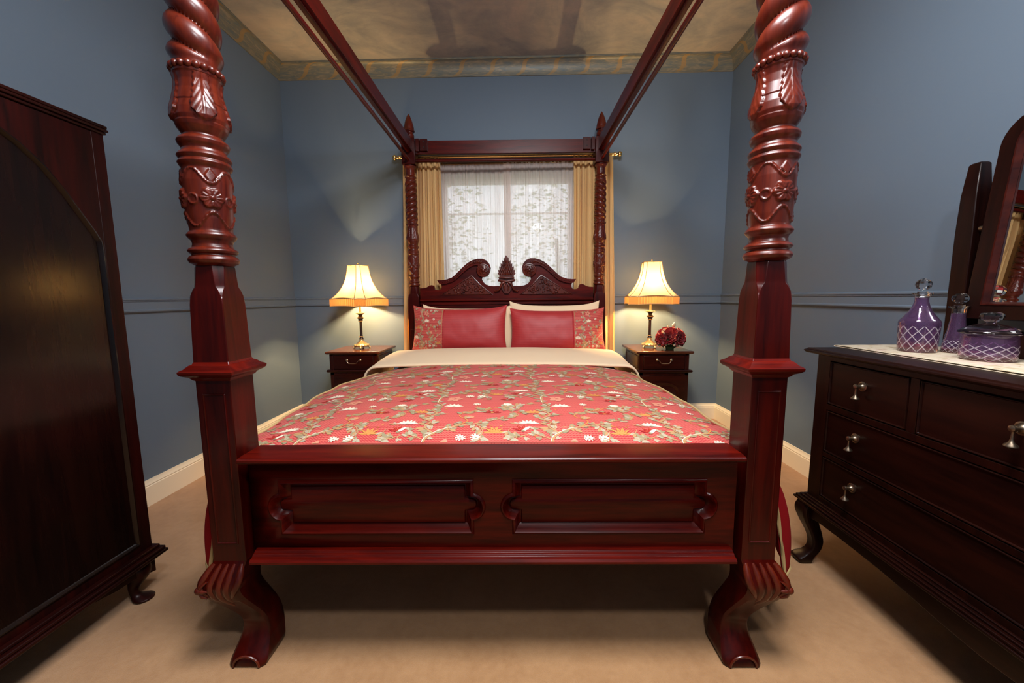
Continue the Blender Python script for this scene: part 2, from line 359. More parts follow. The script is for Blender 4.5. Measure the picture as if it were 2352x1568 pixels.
def run(name, prof, z_is_b, m):   # trim along three walls; prof (out, z)
    out = []
    for side, fn, t0, t1, m0, m1 in (('left', lambda a, b_, t: (XL+a, t, b_), YF, YB, 0, -1), ('back', lambda a, b_, t: (t, YB-a, b_), XL, XR, 1, -1), ('right', lambda a, b_, t: (XR-a, t, b_), YF, YB, 0, -1)):
        mb = MB(); k = len(prof); ss = [0]
        for i in range(1, k): ss.append(ss[-1]+hypot(prof[i][0]-prof[i-1][0], prof[i][1]-prof[i-1][1]))
        vs = [fn(a, b_, t0+m0*a) for a, b_ in prof]+[fn(a, b_, t1+m1*a) for a, b_ in prof]
        us = [(t0, q/ss[-1]) for q in ss]+[(t1, q/ss[-1]) for q in ss]
        mb.add(vs, [(i, i+1, k+i+1, k+i) for i in range(k-1)], 0, us if m == 'cornice' else None)
        out.append((side, mb))
    return [(side, struct(mb.build(name % side if '%' in name else name, m, ang=30))) for side, mb in out]
run('baseboard_%s', [(0, 0), (.016, 0), (.016, .108), (.013, .113), (.015, .118), (.012, .126), (.007, .133), (.006, .143), (0, .143)], 0, 'cream_trim')
TR = 0
for nm, prof, m in (('dado', [(0, 1.064), (.010, 1.066), (.016, 1.072), (.016, 1.079), (.009, 1.084), (.009, 1.124), (.013, 1.127), (.013, 1.131), (.017, 1.135), (.017, 1.142), (.010, 1.147), (0, 1.148)], 'dado'),
                    ('cornice', [(0, 3.008), (.008, 3.008), (.008, 3.020)]+[(.008+.054*(1-cos(t*PI/16)), 3.020+.094*sin(t*PI/16)) for t in range(1, 9)]+[(.068, 3.114), (.068, 3.130)], 'cornice')):
    for side, o in run('trim', prof, 0, m): TR += 1; o.name = 'trim_%d' % TR

# ------------------------------------------------------------------ outside, seen through the sheer
struct(MB().box(-14, 14, YB+.3, 22, -.5, -.35).build('ground', 'grass', smooth=False))
rnd = random.Random(5)
for i, (tx, ty, th) in enumerate(((-1.6, 7.6, 3.6), (.9, 8.6, 3.9), (3.4, 9.4, 3.4), (-4.2, 9.5, 3.8))):
    t = empty('garden_tree', (tx, ty, -.36)); tag(t, ('nearest leafy green tree dimly seen through the sheer curtains', 'second leafy green tree, dimly seen through the middle of the sheer curtains', 'farther low green tree outside the window on the dresser side', 'farther green tree outside the window on the wardrobe side')[i], 'tree')
    MB().tube([(0, 0, 0), (.05, 0, th*.35), (-.03, .05, th*.7)], lambda q: .09-.05*q, 8).build('trunk', 'bark', t)
    fo = MB()
    for k in range(1500):
        a = rnd.uniform(0, TAU); h = rnd.uniform(.12, 1); rr = 1.35*sqrt(rnd.random())*(1-.55*abs(h-.45))
        c = Vector((rr*cos(a), rr*sin(a), th*h)); q = Matrix.Rotation(rnd.uniform(0, TAU), 3, 'Z') @ Matrix.Rotation(rnd.uniform(.2, 1.4), 3, 'X'); s_ = rnd.uniform(.05, .11)
        fo.add([c+q @ Vector(p)*s_ for p in ((-.5, 0, 0), (0, -.35, .05), (.9, 0, 0), (0, .35, .05))], [(0, 1, 2, 3)])
    fo.build('foliage', 'tree', t, smooth=False)

# ------------------------------------------------------------------ bed
BED = empty('four_poster_bed', (0, 1.148, 0), .0142)
tag(BED, 'large dark red mahogany four poster bed with barley twist posts and open canopy frame', 'bed')
PX, PY2 = .80, 2.272                      # post centres, local frame
def sqs(c, st, fn=None):                  # stations (half, chamfer, z[, dx, dy])
    L = []
    for q in st:
        h, ch, z = q[:3]; dx, dy = (q[3], q[4]) if len(q) > 3 else (0, 0); x, y = c[0]+dx, c[1]+dy
        L.append([(x+a, y+b_, z) for a, b_ in ((h, -h+ch), (h, h-ch), (h-ch, h), (-h+ch, h), (-h, h-ch), (-h, -h+ch), (-h+ch, -h), (h-ch, -h))])
    return L
LOWER = [(1.230, .044), (1.234, .050), (1.238, .058), (1.247, .0620), (1.255, .0585), (1.259, .0525), (1.263, .0515), (1.266, .0565), (1.272, .0610), (1.278, .0570), (1.282, .050), (1.291, .0475), (1.300, .0490), (1.305, .054), (1.309, .0575), (1.315, .0602), (1.321, .0570), (1.326, .0515), (1.332, .0510), (1.36, .0545), (1.42, .0580), (1.46, .0585), (1.494, .0555),
         (1.498, .0565), (1.503, .0605), (1.510, .0640), (1.516, .0605), (1.519, .058), (1.522, .0605), (1.529, .0640), (1.536, .0600), (1.540, .0545), (1.548, .0515), (1.554, .0540), (1.560, .0590), (1.569, .0615), (1.576, .0570), (1.581, .0480), (1.586, .0460), (1.593, .0510), (1.605, .0585), (1.628, .0655), (1.648, .0640), (1.672, .0575), (1.700, .0510), (1.722, .0495), (1.738, .0530), (1.742, .056)]
def relief(th, z, r, ro=0):
    h = 0; th = th+ro
    q = ((th+PI/4) % (PI/2))-PI/4           # four-fold repeat, centred on the faces
    if 1.332 < z < 1.496:
        s_ = q*r; t = z-1.412; rho = hypot(s_, t); ph = atan2(t, s_)
        Re = .024+.0055*abs(cos(3*ph))
        if rho < Re: h = max(h, .0055*(1-sm(rho, Re-.004, Re))*(.55+.45*abs(cos(6*ph)))+.0015)
        if rho < .0075: h = .0095*sqrt(max(0, 1-(rho/.0075)**2)*.8+.2)
        for zc, sg in ((.050, 1), (-.047, -1)):          # swags above and below
            tt = t-(zc-sg*.020*cos(q*4)+.010*sg)
            if abs(tt) < .006: h = max(h, .0045*(1-(tt/.006)**2)*(.8+.2*sin(q*r*700)))
        tl = t-.060                                       # leaf over the flower
        if abs(s_) < .013*(1-abs(tl)/.022) and abs(tl) < .022: h = max(h, .005*(1-.5*abs(sin(s_*700+tl*400*(1 if s_ > 0 else -1)))))
        q2 = (th % (PI/2))-PI/4; s2 = q2*r; t2 = t+.004   # scrolls between
        rho = hypot(s2*1.1, t2)
        if .008 < rho < .017: h = max(h, .004*(1-abs(rho-.0125)/.0045))
        h *= sm(z, 1.332, 1.338)*(1-sm(z, 1.488, 1.496))
    if 1.60 < z < 1.738:
        s_ = q*r; t = (z-1.60)/.138
        w = .030*(1-t*.45)*(.75+.25*sm(t, .0, .3))
        w += .0035*abs(sin(t*26))
        if abs(s_) < w and t > .12+.25*(abs(s_)/w)**2:
            h = .0035*(1-sm(abs(s_), w-.003, w))
            h += .0025*(1-abs(s_)/.004) if abs(s_) < .004 else .0012*abs(sin((abs(s_)*260+t*16)))
        elif t > .12 and .7*w < abs(s_) and t < .5: h = -.002
    return h
def post_turning(rs, hand, nst, c, ro=0):
    zs = []; z = 1.230
    while z < 2.232: zs.append(z); z += .0018 if z < 1.76 else .004
    zs.append(2.232); up = [(1.764, .050), (1.772, .051), (1.79, .058), (1.80, .0605), (2.115, .0595), (2.128, .050), (2.134, .052), (2.142, .064), (2.149, .052), (2.155, .0455), (2.205, .0455), (2.212, .050), (2.222, .062), (2.232, .064)]
    N = 160
    def fn(u, v):
        z = zs[round(v*(len(zs)-1))]; th = u*TAU
        r = interp(z, LOWER) if z < 1.742 else interp(z, [(1.742, .056), (1.7421, .052)]+up)
        r = .047+(r-.047)*1.0
        r *= rs
        r += relief(th, z, .056, ro)*(rs**.5)
        if 1.772 < z < 2.128:
            k = sm(z, 1.772, 1.80)*(1-sm(z, 2.10, 2.128))
            ph = (th*hand+(z-1.77)/(SP*nst)*TAU)*nst/2
            r = r*(1-.30*k)+r*.36*k*abs(sin(ph))**.6
        if 2.16 < z < 2.20:
            r += .0022*rs*abs(sin(th*4))*abs(sin((z-2.16)*PI/.02))
        return (c[0]+r*cos(th), c[1]+r*sin(th), z)
    SP = .075 if rs == 1 else .048
    mb = MB().grid(fn, N, len(zs)-1, True, cap0=True, cap1=True); return mb
def bead_ring(c, rs):
    mb = MB(); R_ = .0545*rs
    mb.lathe([(R_*.8, 1.738), (R_*1.02, 1.741), (R_*1.04, 1.746), (R_*.98, 1.75), (R_*.98, 1.757), (R_*.92, 1.764), (R_*.8, 1.766)], (c[0], c[1], 0), 40)
    n_ = 20
    for k in range(n_):
        a = k*TAU/n_; p = Vector((c[0]+R_*1.02*cos(a), c[1]+R_*1.02*sin(a), 1.7545)); rb = .0098*rs
        mb.lathe([(rb*sin(t*PI/6), -rb*cos(t*PI/6)) for t in range(7)], p, 10)
    return mb
def cabriole_bed(sx, front=True):
    c = (sx*PX, 0 if front else PY2); iy = 1 if front else -1
    st = [(.050, .004, .345, 0, 0), (.054, .006, .318, -.010, -.010), (.060, .010, .285, -.020, -.020), (.060, .012, .262, -.022, -.022), (.056, .012, .235, -.017, -.016), (.051, .010, .205, -.005, -.004), (.046, .008, .17, .012, .010), (.042, .007, .135, .030, .020), (.042, .007, .105, .038, .022), (.046, .008, .075, .039, .017), (.052, .009, .045, .037, .005), (.057, .010, .022, .036, -.006), (.057, .010, .006, .033, -.012), (.053, .010, 0, .033, -.012)]
    zz = [q[2] for q in st]; out = []
    P = catmull([(q[3], q[4], q[2]) for q in st], 3); H = catmull([(q[0], q[1], 0) for q in st], 3)
    st2 = [(h.x, h.y, max(0, p.z), -sx*p.x, p.y*iy) for p, h in zip(P, H)]
    mb = MB().loops(sqs(c, st2))
    return mb, c, iy
for i, (sx, back) in enumerate(((-1, 0), (1, 0), (-1, 1), (1, 1))):
    c = (sx*PX, PY2 if back else 0); rs = .78 if back else 1
    mb = MB()
    mb.loops(sqs(c, [(.0505, .0015, .342), (.0505, .0015, .905), (.0510, .0015, .955), (.0475, .0015, 1.120), (.0465, .0035, 1.145), (.0450, .010, 1.162), (.0440, .0155, 1.170), (.0435, .0155, 1.176), (.0435, .0165, 1.182), (.0430, .0205, 1.226), (.0415, .0205, 1.231)]))
    yy = c[1]-.0505; panel = [(c[0]-.032, .40), (c[0]+.032, .40), (c[0]+.032, .862), (c[0]-.032, .862)]
    mb.ringpanel(panel, [(-.0015, .0), (.0, -.0028), (.003, -.0028), (.0045, 0)], lambda a, b_, d: (a, yy+d, b_), fill=False)
    post = mb.build('bed_post', 'mahog_z', BED, bevel=.0015)
    MB().loops(sqs(c, [(.056, .001, 2.236), (.056, .001, 2.436), (.050, .001, 2.441)])).build('post_block', 'mahog_z', post, bevel=.0015)
    post_turning(rs, (1 if sx < 0 else -1)*(-1 if back else 1), 2, c, PI/4 if sx < 0 else 0).build('turned_shaft', 'carved', post, ang=60)
    bead_ring(c, rs).build('bead_ring', 'carved', post)
    if not back: MB().loops(sqs(c, [(.049, .001, .900), (.056, .001, .906), (.060, .001, .912), (.073, .001, .919), (.078, .002, .924), (.079, .002, .931), (.074, .001, .935), (.068, .001, .938), (.060, .001, .947), (.054, .001, .950), (.0505, .001, .957)])).build('collar', 'mahog_x', post, ang=25)
    MB().lathe([(.001, 2.438), (.028, 2.438), (.030, 2.449), (.040, 2.460), (.042, 2.474), (.038, 2.488), (.030, 2.495), (.031, 2.502), (.045, 2.507), (.048, 2.514), (.043, 2.520), (.043, 2.526), (.038, 2.555), (.029, 2.590), (.014, 2.630), (.001, 2.650)], (c[0], c[1], 0), 28).build('finial', 'carved', post, ang=40)
    lg, cc, iy = cabriole_bed(sx, not back); leg = lg.build('leg', 'mahog_z', post, ang=45)
    # acanthus leaves carved over the knee, and a half-round toe
    cv = MB(); rnd2 = random.Random(3+i)
    for k in range(5):
        for face in (0, 1):
            w = (k-2)/2
            P = []
            for t in [q/7 for q in range(8)]:
                zz = .335-.140*t*(1-.30*abs(w)); off = interp(zz, [(.16, .004), (.185, -.006), (.21, .010), (.235, -.004), (.262, .022), (.285, .020), (.318, .010), (.345, 0)])
                hh = interp(zz, [(.17, .046), (.205, .051), (.235, .056), (.262, .060), (.285, .060), (.318, .054), (.345, .05)])
                lat = w*hh*(.80-.20*t+.22*sin(t*PI*1.1)*abs(w))
                dx = interp(zz, [(.17, -.012), (.205, .005), (.235, .017), (.262, .022), (.285, .020), (.318, .010), (.345, 0)])
                dy = interp(zz, [(.17, -.010), (.205, .004), (.235, .016), (.262, .022), (.285, .020), (.318, .010), (.345, 0)])
                if face == 0: P.append((cc[0]+sx*dx+lat, cc[1]-iy*(dy+hh-.0045), zz))
                else: P.append((cc[0]+sx*(dx+hh-.0045), cc[1]-iy*dy+lat, zz))
            cv.tube(P, lambda q: .0055+.0065*sin(q*PI)**.6*(1-.3*q), 8)
    kx, ky = cc[0]+sx*.079, cc[1]-iy*.079
    cv.lathe([(.012*sin(t*PI/8), -.012*cos(t*PI/8)) for t in range(9)], (kx, ky, .268), 14)
    for k in range(8):
        a = k*TAU/8
        cv.tube([(kx+sx*.0, ky, .268), (kx-sx*.004+.016*cos(a)*.7, ky+iy*.004+.016*cos(a)*.7*sx*iy, .268+.024*sin(a)), (kx-sx*.012+.024*cos(a)*.7, ky+iy*.012+.024*cos(a)*.7*sx*iy, .268+.036*sin(a))], lambda q: .007*(1-.8*q)+.001, 8)
    cv.build('acanthus_carving', 'carved', leg, ang=60)
    toe = MB(); fx, fy = cc[0]-sx*.034, cc[1]-iy*.012
    toe.tube([(fx+.040*cos(t*PI/12), fy-iy*.0570, .003+.036*sin(t*PI/12)) for t in range(13)], .0035, 8)
    toe.build('toe_scroll', 'carved', leg)
# footboard
fy = lambda a, b_, d: (a, -.028+d, b_)
def cartouche(x0, x1, z0, z1, e):
    zc = (z0+z1)/2; rr = .038; P = [(x0, z0), (x1, z0)]
    P += [(x1, zc-rr)]+[(x1+e*sin(t*PI/12), zc-rr*cos(t*PI/12)) for t in range(1, 12)]+[(x1, zc+rr)]
    P += [(x1, z1), (x0, z1), (x0, zc+rr)]+[(x0-e*sin(t*PI/12), zc+rr*cos(t*PI/12)) for t in range(1, 12)]+[(x0, zc-rr)]
    return P
pans = [cartouche(-.642, -.062, .422, .584, .036), cartouche(.068, .640, .422, .584, .036)]
fb = MB().holed([(-.735, .345), (.735, .345), (.735, .652), (-.735, .652)], pans, fy, 0)
fb.box(-.735, -.7349, -.028, .012, .345, .652); fb.box(-.745, .745, .010, .032, .345, .652)
fb.box(-.735, -.72, -.0279, .012, .345, .652); fb.box(.72, .735, -.0279, .012, .345, .652)
foot = fb.build('footboard', 'mahog_x', BED)
for p in pans:
    MB().ringpanel(p, [(-.007, -.001), (-.003, -.007), (.001, -.008), (.004, -.003), (.007, .006), (.014, .019), (.018, .022), (.021, .021), (.0225, .016), (.025, .0145)], fy).build('inset_panel', 'mahog_x', foot, ang=50)
def rail_x(name, prof, x0, x1, par, m='mahog_x', **k): return MB().profile(prof, lambda a, b_, t: (t, a, b_), x0, x1).build(name, m, par, **k)
rail_x('top_rail', [(-.030, .648), (-.046, .650), (-.052, .655), (-.060, .657), (-.068, .661), (-.078, .662), (-.083, .667), (-.083, .674), (-.078, .678), (-.060, .680), (.024, .680), (.029, .676), (.029, .650), (.024, .648)], -.729, .729, foot, bevel=.001, ang=30)
rail_x('bottom_moulding', [(-.028, .372), (-.042, .371), (-.046, .366), (-.052, .365), (-.056, .360), (-.066, .358), (-.071, .352), (-.071, .345), (-.064, .341), (.03, .341), (.03, .360)], -.727, .727, foot, bevel=.0008, ang=30)
# side rails
for sx in (-1, 1):
    sr = MB().box(sx*.815-.014, sx*.815+.014, .05, PY2-.05, .345, .52)
    sr.build('side_rail', 'mahog_y', BED, bevel=.003)
# slat support
sl = MB()
for k in range(12): sl.box(-.80, .80, .12+k*.18, .19+k*.18, .40, .42)
sl.build('slats', 'mahog_x', BED)
# headboard
half = [(-.75, .55), (-.75, 1.216), (-.713, 1.219), (-.690, 1.225), (-.668, 1.238), (-.650, 1.243), (-.634, 1.240), (-.626, 1.226), (-.622, 1.209), (-.606, 1.201), (-.585, 1.199), (-.568, 1.206), (-.559, 1.222), (-.560, 1.240), (-.572, 1.262), (-.598, 1.285), (-.560, 1.284), (-.52, 1.288), (-.469, 1.305), (-.440, 1.328), (-.405, 1.362), (-.354, 1.410), (-.322, 1.434), (-.285, 1.452), (-.245, 1.462), (-.205, 1.462), (-.170, 1.448), (-.145, 1.420), (-.134, 1.385), (-.139, 1.355), (-.158, 1.327), (-.183, 1.312), (-.208, 1.306), (-.211, 1.288), (-.202, 1.268), (-.180, 1.246), (-.150, 1.234), (-.110, 1.230), (-.078, 1.232)]
poly = half+[(-x, z) for x, z in half[::-1]]
hy = PY2
head = MB().prism(poly, lambda a, b_, d: (a, d, b_), hy-.016, hy+.016).build('headboard', 'mahog_x', BED, bevel=.003, ang=30)
rail_x('headboard_moulding', [(hy-.016, 1.098), (hy-.024, 1.100), (hy-.034, 1.104), (hy-.038, 1.110), (hy-.034, 1.117), (hy-.024, 1.121), (hy-.016, 1.124)], -.748, .748, head, ang=30)
rail_x('headboard_moulding', [(hy-.016, 1.070), (hy-.028, 1.074), (hy-.028, 1.094), (hy-.016, 1.097)], -.748, .748, head, ang=30)
for sx in (-1, 1):
    # raised scrolled cornice of the pediment
    top = [(-.598, 1.285), (-.56, 1.284), (-.52, 1.288), (-.469, 1.305), (-.440, 1.328), (-.405, 1.362), (-.354, 1.410), (-.322, 1.434), (-.285, 1.452), (-.245, 1.462), (-.205, 1.462), (-.170, 1.448), (-.145, 1.420), (-.134, 1.385)]
    low = [(-.578, 1.254), (-.55, 1.249), (-.510, 1.254), (-.452, 1.275), (-.415, 1.304), (-.377, 1.340), (-.332, 1.376), (-.305, 1.395), (-.279, 1.405), (-.255, 1.407), (-.235, 1.402), (-.215, 1.40), (-.20, 1.39), (-.19, 1.38)]
    pp = [(sx*-x, z) for x, z in top+low[::-1]]
    sc = MB().prism(pp, lambda a, b_, d: (a, d, b_), hy-.036, hy-.015).build('scroll_cornice', 'mahog_x', head, bevel=.004, ang=30)
    vol = MB(); cx_, cz_ = sx*.197, 1.364
    rot = Matrix.Rotation(PI/2, 4, 'X')
    vol.lathe([(.058, -.001), (.060, .018), (.056, .026), (.050, .027), (.046, .022), (.040, .022), (.030, .028), (.016, .030), (.014, .036), (.009, .040), (.001, .041)], (cx_, hy-.014, cz_), 36, M_=rot)
    for k in range(6):
        a = k*TAU/6+.4
        vol.tube([(cx_+.019*cos(a), hy-.045, cz_+.019*sin(a)), (cx_+.030*cos(a+.3), hy-.046, cz_+.030*sin(a+.3)), (cx_+.040*cos(a+.7), hy-.042, cz_+.040*sin(a+.7))], lambda q: .0075*(1-.5*q), 8)
    vol.build('volute', 'carved', head, ang=50)
    cv = MB(); mid = [((a[0]+b_[0])/2, (a[1]+b_[1])/2) for a, b_ in zip(top, low)]; P = catmull([(sx*-a, hy-.038, b_) for a, b_ in mid[1:11]], 3)
    for k, p in enumerate(P):
        d = P[min(k+1, len(P)-1)]-P[max(k-1, 0)]; d.normalize(); s_ = (.35+.65*k/len(P)); nrm = Vector((-d.z, 0, d.x))
        cv.tube([p-nrm*.014*s_, p+d*.008*s_+Vector((0, -.004, 0)), p+nrm*.016*s_+d*.012*s_], lambda q: .0055*s_*(1-abs(2*q-1)*.6), 7)
        if k % 3 == 1: cv.lathe([(.008*s_*sin(t*PI/6), -.008*s_*cos(t*PI/6)) for t in range(7)], p+Vector((0, -.004, 0)), 10)
    cv.build('husk_carving', 'carved', head, ang=60)
    tri = [(-.572, 1.157), (-.112, 1.157), (-.215, 1.240), (-.298, 1.327)]; tri = [(sx*-x, z) for x, z in tri]
    MB().ringpanel(tri, [(0, -.015), (.002, -.024), (.008, -.026), (.012, -.020), (.015, -.0165)], lambda a, b_, d: (a, hy+d, b_), fill=False).build('panel_moulding', 'carved', head, ang=40)
    cv = MB(); rr = random.Random(11); cv.prism(inset(tri, .010), lambda a, b_, d: (a, d, b_), hy-.0185, hy-.015)
    for k in range(46):
        for _ in range(60):
            x = rr.uniform(-.535, -.15); z = rr.uniform(1.170, 1.30)
            hi = interp(x, [(-.572, 1.157), (-.298, 1.327), (-.215, 1.240), (-.112, 1.157)])
            if z < hi-.028: break
        a = rr.uniform(0, TAU); L = rr.uniform(.016, .030); bend = rr.choice((-1, 1))*rr.uniform(.8, 1.8); P = []
        for t in range(6):
            aa = a+bend*t/5; P.append((sx*-x+sum(L/5*cos(a+bend*j/5) for j in range(t)), hy-.019-.006*sin(PI*t/5), z+sum(L/5*sin(a+bend*j/5) for j in range(t))))
        cv.tube(P, lambda q: .0065*(1-.65*q), 7)
        if k % 6 == 0: cv.lathe([(.009*sin(t*PI/6), -.009*cos(t*PI/6)) for t in range(7)], P[0], 10)
    cv.build('foliage_carving', 'carved', head, ang=60)
# centre cartouche: flame finial on a vase
fin = [(-.016, 1.166), (-.040, 1.200), (-.052, 1.232), (-.050, 1.258), (-.078, 1.278), (-.062, 1.296), (-.062, 1.318), (-.078, 1.338), (-.068, 1.345), (-.075, 1.366), (-.060, 1.366), (-.064, 1.398), (-.050, 1.388), (-.050, 1.424), (-.036, 1.412), (-.036, 1.448), (-.022, 1.436), (-.018, 1.466), (-.004, 1.490)]
fp = [(x+.002, z) for x, z in fin]+[(-x+.002, z) for x, z in fin[::-1][1:]]
cf = MB().prism(fp, lambda a, b_, d: (a, d, b_), hy-.036, hy-.010)
for k, (r_, z, n_) in enumerate(((.052, 1.345, 7), (.048, 1.370, 6), (.040, 1.395, 5), (.030, 1.420, 4), (.018, 1.445, 3))):
    for j in range(n_):
        x = (j/(n_-1)-.5)*2*r_; cf.tube([(x*.8, hy-.038, z-.018), (x, hy-.050+abs(x)*.15, z), (x*1.12, hy-.042, z+.020)], lambda q: .0085*(1-.85*q), 8)
cf.tube([(-.066, hy-.038, 1.300), (0, hy-.058, 1.297), (.066, hy-.038, 1.300)], .006, 8); cf.tube([(-.070, hy-.036, 1.276), (0, hy-.056, 1.268), (.070, hy-.036, 1.276)], .008, 8)
for sx in (-1, 1):
    cf.tube([(sx*.015, hy-.04, 1.262), (sx*.040, hy-.048, 1.250), (sx*.050, hy-.046, 1.225), (sx*.066, hy-.040, 1.196), (sx*.095, hy-.034, 1.185), (sx*.105, hy-.030, 1.195)], lambda q: .013*(1-.5*q), 9)
    cf.tube([(sx*.010, hy-.040, 1.250), (sx*.022, hy-.050, 1.225), (sx*.012, hy-.040, 1.192)], lambda q: .009*(1-.5*q), 8)
    cf.lathe([(.011*sin(t*PI/6), -.011*cos(t*PI/6)) for t in range(7)], (sx*.028, hy-.046, 1.366), 10)
cf.build('flame_finial', 'carved', head, ang=50)
# canopy frame
for sx in (-1, 1):
    MB().box(sx*.782-.016, sx*.782+.016, .056, PY2-.056, 2.335, 2.425).box(sx*.782-.026*(sx < 0)-.0*(sx > 0), sx*.782+.026*(sx > 0), .056, PY2-.056, 2.325, 2.338).build('canopy_rail', 'mahog_y', BED, bevel=.002)
    MB().tube([(sx*.80, .05, 2.272), (sx*.80, PY2-.05, 2.272)], .0125, 14).build('canopy_rod', 'mahog_y', BED)
for y, s_ in ((PY2-.020, 1), (.020, -1)):
    MB().box(-.744, .744, y-.013, y+.013, 2.320, 2.425).build('canopy_rail', 'mahog_x', BED, bevel=.002)
    MB().tube([(-.745, y+s_*.01, 2.272), (.745, y+s_*.01, 2.272)], .0125, 14).build('canopy_rod', 'mahog_x', BED)
for sx in (-1, 1):
    bk = MB().box(sx*.672-.031, sx*.672+.031, PY2-.055, PY2-.032, 2.338, 2.432).box(sx*.722-.014, sx*.722+.014, PY2-.062, PY2-.030, 2.333, 2.432)
    b_ = bk.build('rail_bracket', 'mahog_z', BED, bevel=.0015)
    for z in (2.366, 2.412): MB().lathe([(.0055, 0), (.0055, .002), (.001, .0022)], (sx*.672, PY2-.055, z), 12, M_=Matrix.Rotation(PI/2, 4, 'X')).build('bolt_hole', 'black', b_)
    fp_ = MB().box(sx*.797-.016, sx*.797+.016, PY2-.078, PY2-.056, 2.385, 2.492).build('rail_bracket', 'mahog_z', BED, bevel=.0015)
    MB().lathe([(.007, 0), (.007, .003), (.001, .006)], (sx*.797, PY2-.078, 2.442), 12, M_=Matrix.Rotation(PI/2, 4, 'X')).build('bolt', 'steel', fp_)

# ------------------------------------------------------------------ bedding (room coordinates)
def bx(y): return -.0142*(y-1.148)      # bed centre line
mt = MB().box(-.765, .765, 0, 2.02, 0, .232); mo = mt.build('mattress', 'mattress', None, bevel=.03, loc=(0, 1.23, .4215), rz=.0142)
tag(mo, 'pale mattress lying under the coral bedspread inside the four poster frame', 'mattress')
EL = [(1.20, -.835), (1.32, -.852), (1.50, -.880), (1.70, -.903), (1.90, -.912), (2.10, -.908), (2.30, -.880), (2.47, -.840)]
ER = [(1.20, .828), (1.34, .832), (1.50, .838), (1.63, .838), (1.84, .828), (2.05, .800), (2.25, .790), (2.47, .800)]
def edge_l(y): return interp(y, EL)+.006*sin(y*23)
def edge_r(y): return interp(y, ER)+.006*sin(y*19+1)
Y0, Y1 = 1.174, 2.475
def spread(t, y, off=0):                 # t -1..1 across
    a, b_ = edge_l(y), edge_r(y); x = a+(b_-a)*(t+1)/2
    zc = .700+.012*sm(y, 2.1, 2.47)-.020*(1-sm(y, 1.174, 1.30))
    ze = .652+.010*sin(y*7)*.5
    z = zc-(zc-ze)*abs(t)**3.4+.0035*noise.noise(Vector((x*3.2, y*4.5, 0)))+.002*noise.noise(Vector((x*9, y*9, 3)))
    z -= .06*(1-sm(y, 1.174, 1.180))
    return Vector((x, y, z+off))
def spread_uv(u, v):                     # metres
    return spread(max(-1, min(1, u/.87)), max(Y0, min(Y1, v)), 0)
# embroidery
def leaf(cx, cy, L, w, a, m, k=8):
    P = []
    for i in range(k):
        t = i/k*TAU; x = cos(t); y = sin(t)*(1-.25*x); P.append((cx+L/2*x*cos(a)-w/2*y*sin(a)+L/2*cos(a), cy+L/2*x*sin(a)+w/2*y*cos(a)+L/2*sin(a)))
    return (P, m)
def twin(cx, cy, L, w, a, m0, m1): return [leaf(cx, cy, L, w, a, m0), leaf(cx+.09*L*cos(a), cy+.09*L*sin(a), L*.78, w*.58, a, m1)]
def branch(P, w0, w1, m):
    P = catmull([(x, y, 0) for x, y in P], 4); out = []; n_ = len(P)
    for i in range(n_-1):
        a, b_ = P[i], P[i+1]; d = (b_-a).normalized(); nn = Vector((-d.y, d.x, 0)); wa = w0+(w1-w0)*i/n_; wb_ = w0+(w1-w0)*(i+1)/n_
        out.append(([(p.x, p.y) for p in (a+nn*wa/2, a-nn*wa/2, b_-nn*wb_/2, b_+nn*wb_/2)], m))
    return out
def fan(cx, cy, R, n_, a0, m0, m1, spread_=2.6, core=None):
    S_ = []
    for ring, rr in ((1, R), (.62, R*.66)):
        for i in range(n_):
            a = a0+(i/(n_-1)-.5)*spread_; S_ += twin(cx+.12*R*cos(a), cy+.12*R*sin(a), rr, rr*.31, a, m0, m1)
    S_ += [leaf(cx-R*.18, cy, R*.4, R*.34, 0, core if core is not None else 1)]
    return S_
def ball(cx, cy, R, m0, m1):
    S_ = [leaf(cx-R*.9, cy, R*1.8, R*1.7, 0, m0, 12)]
    for i in range(9):
        a = i*TAU/9; S_.append(leaf(cx+R*.42*cos(a), cy+R*.42*sin(a), R*.55, R*.26, a, m1))
    S_.append(leaf(cx-R*.3, cy-R*.1, R*.6, R*.5, 0, 1)); return S_
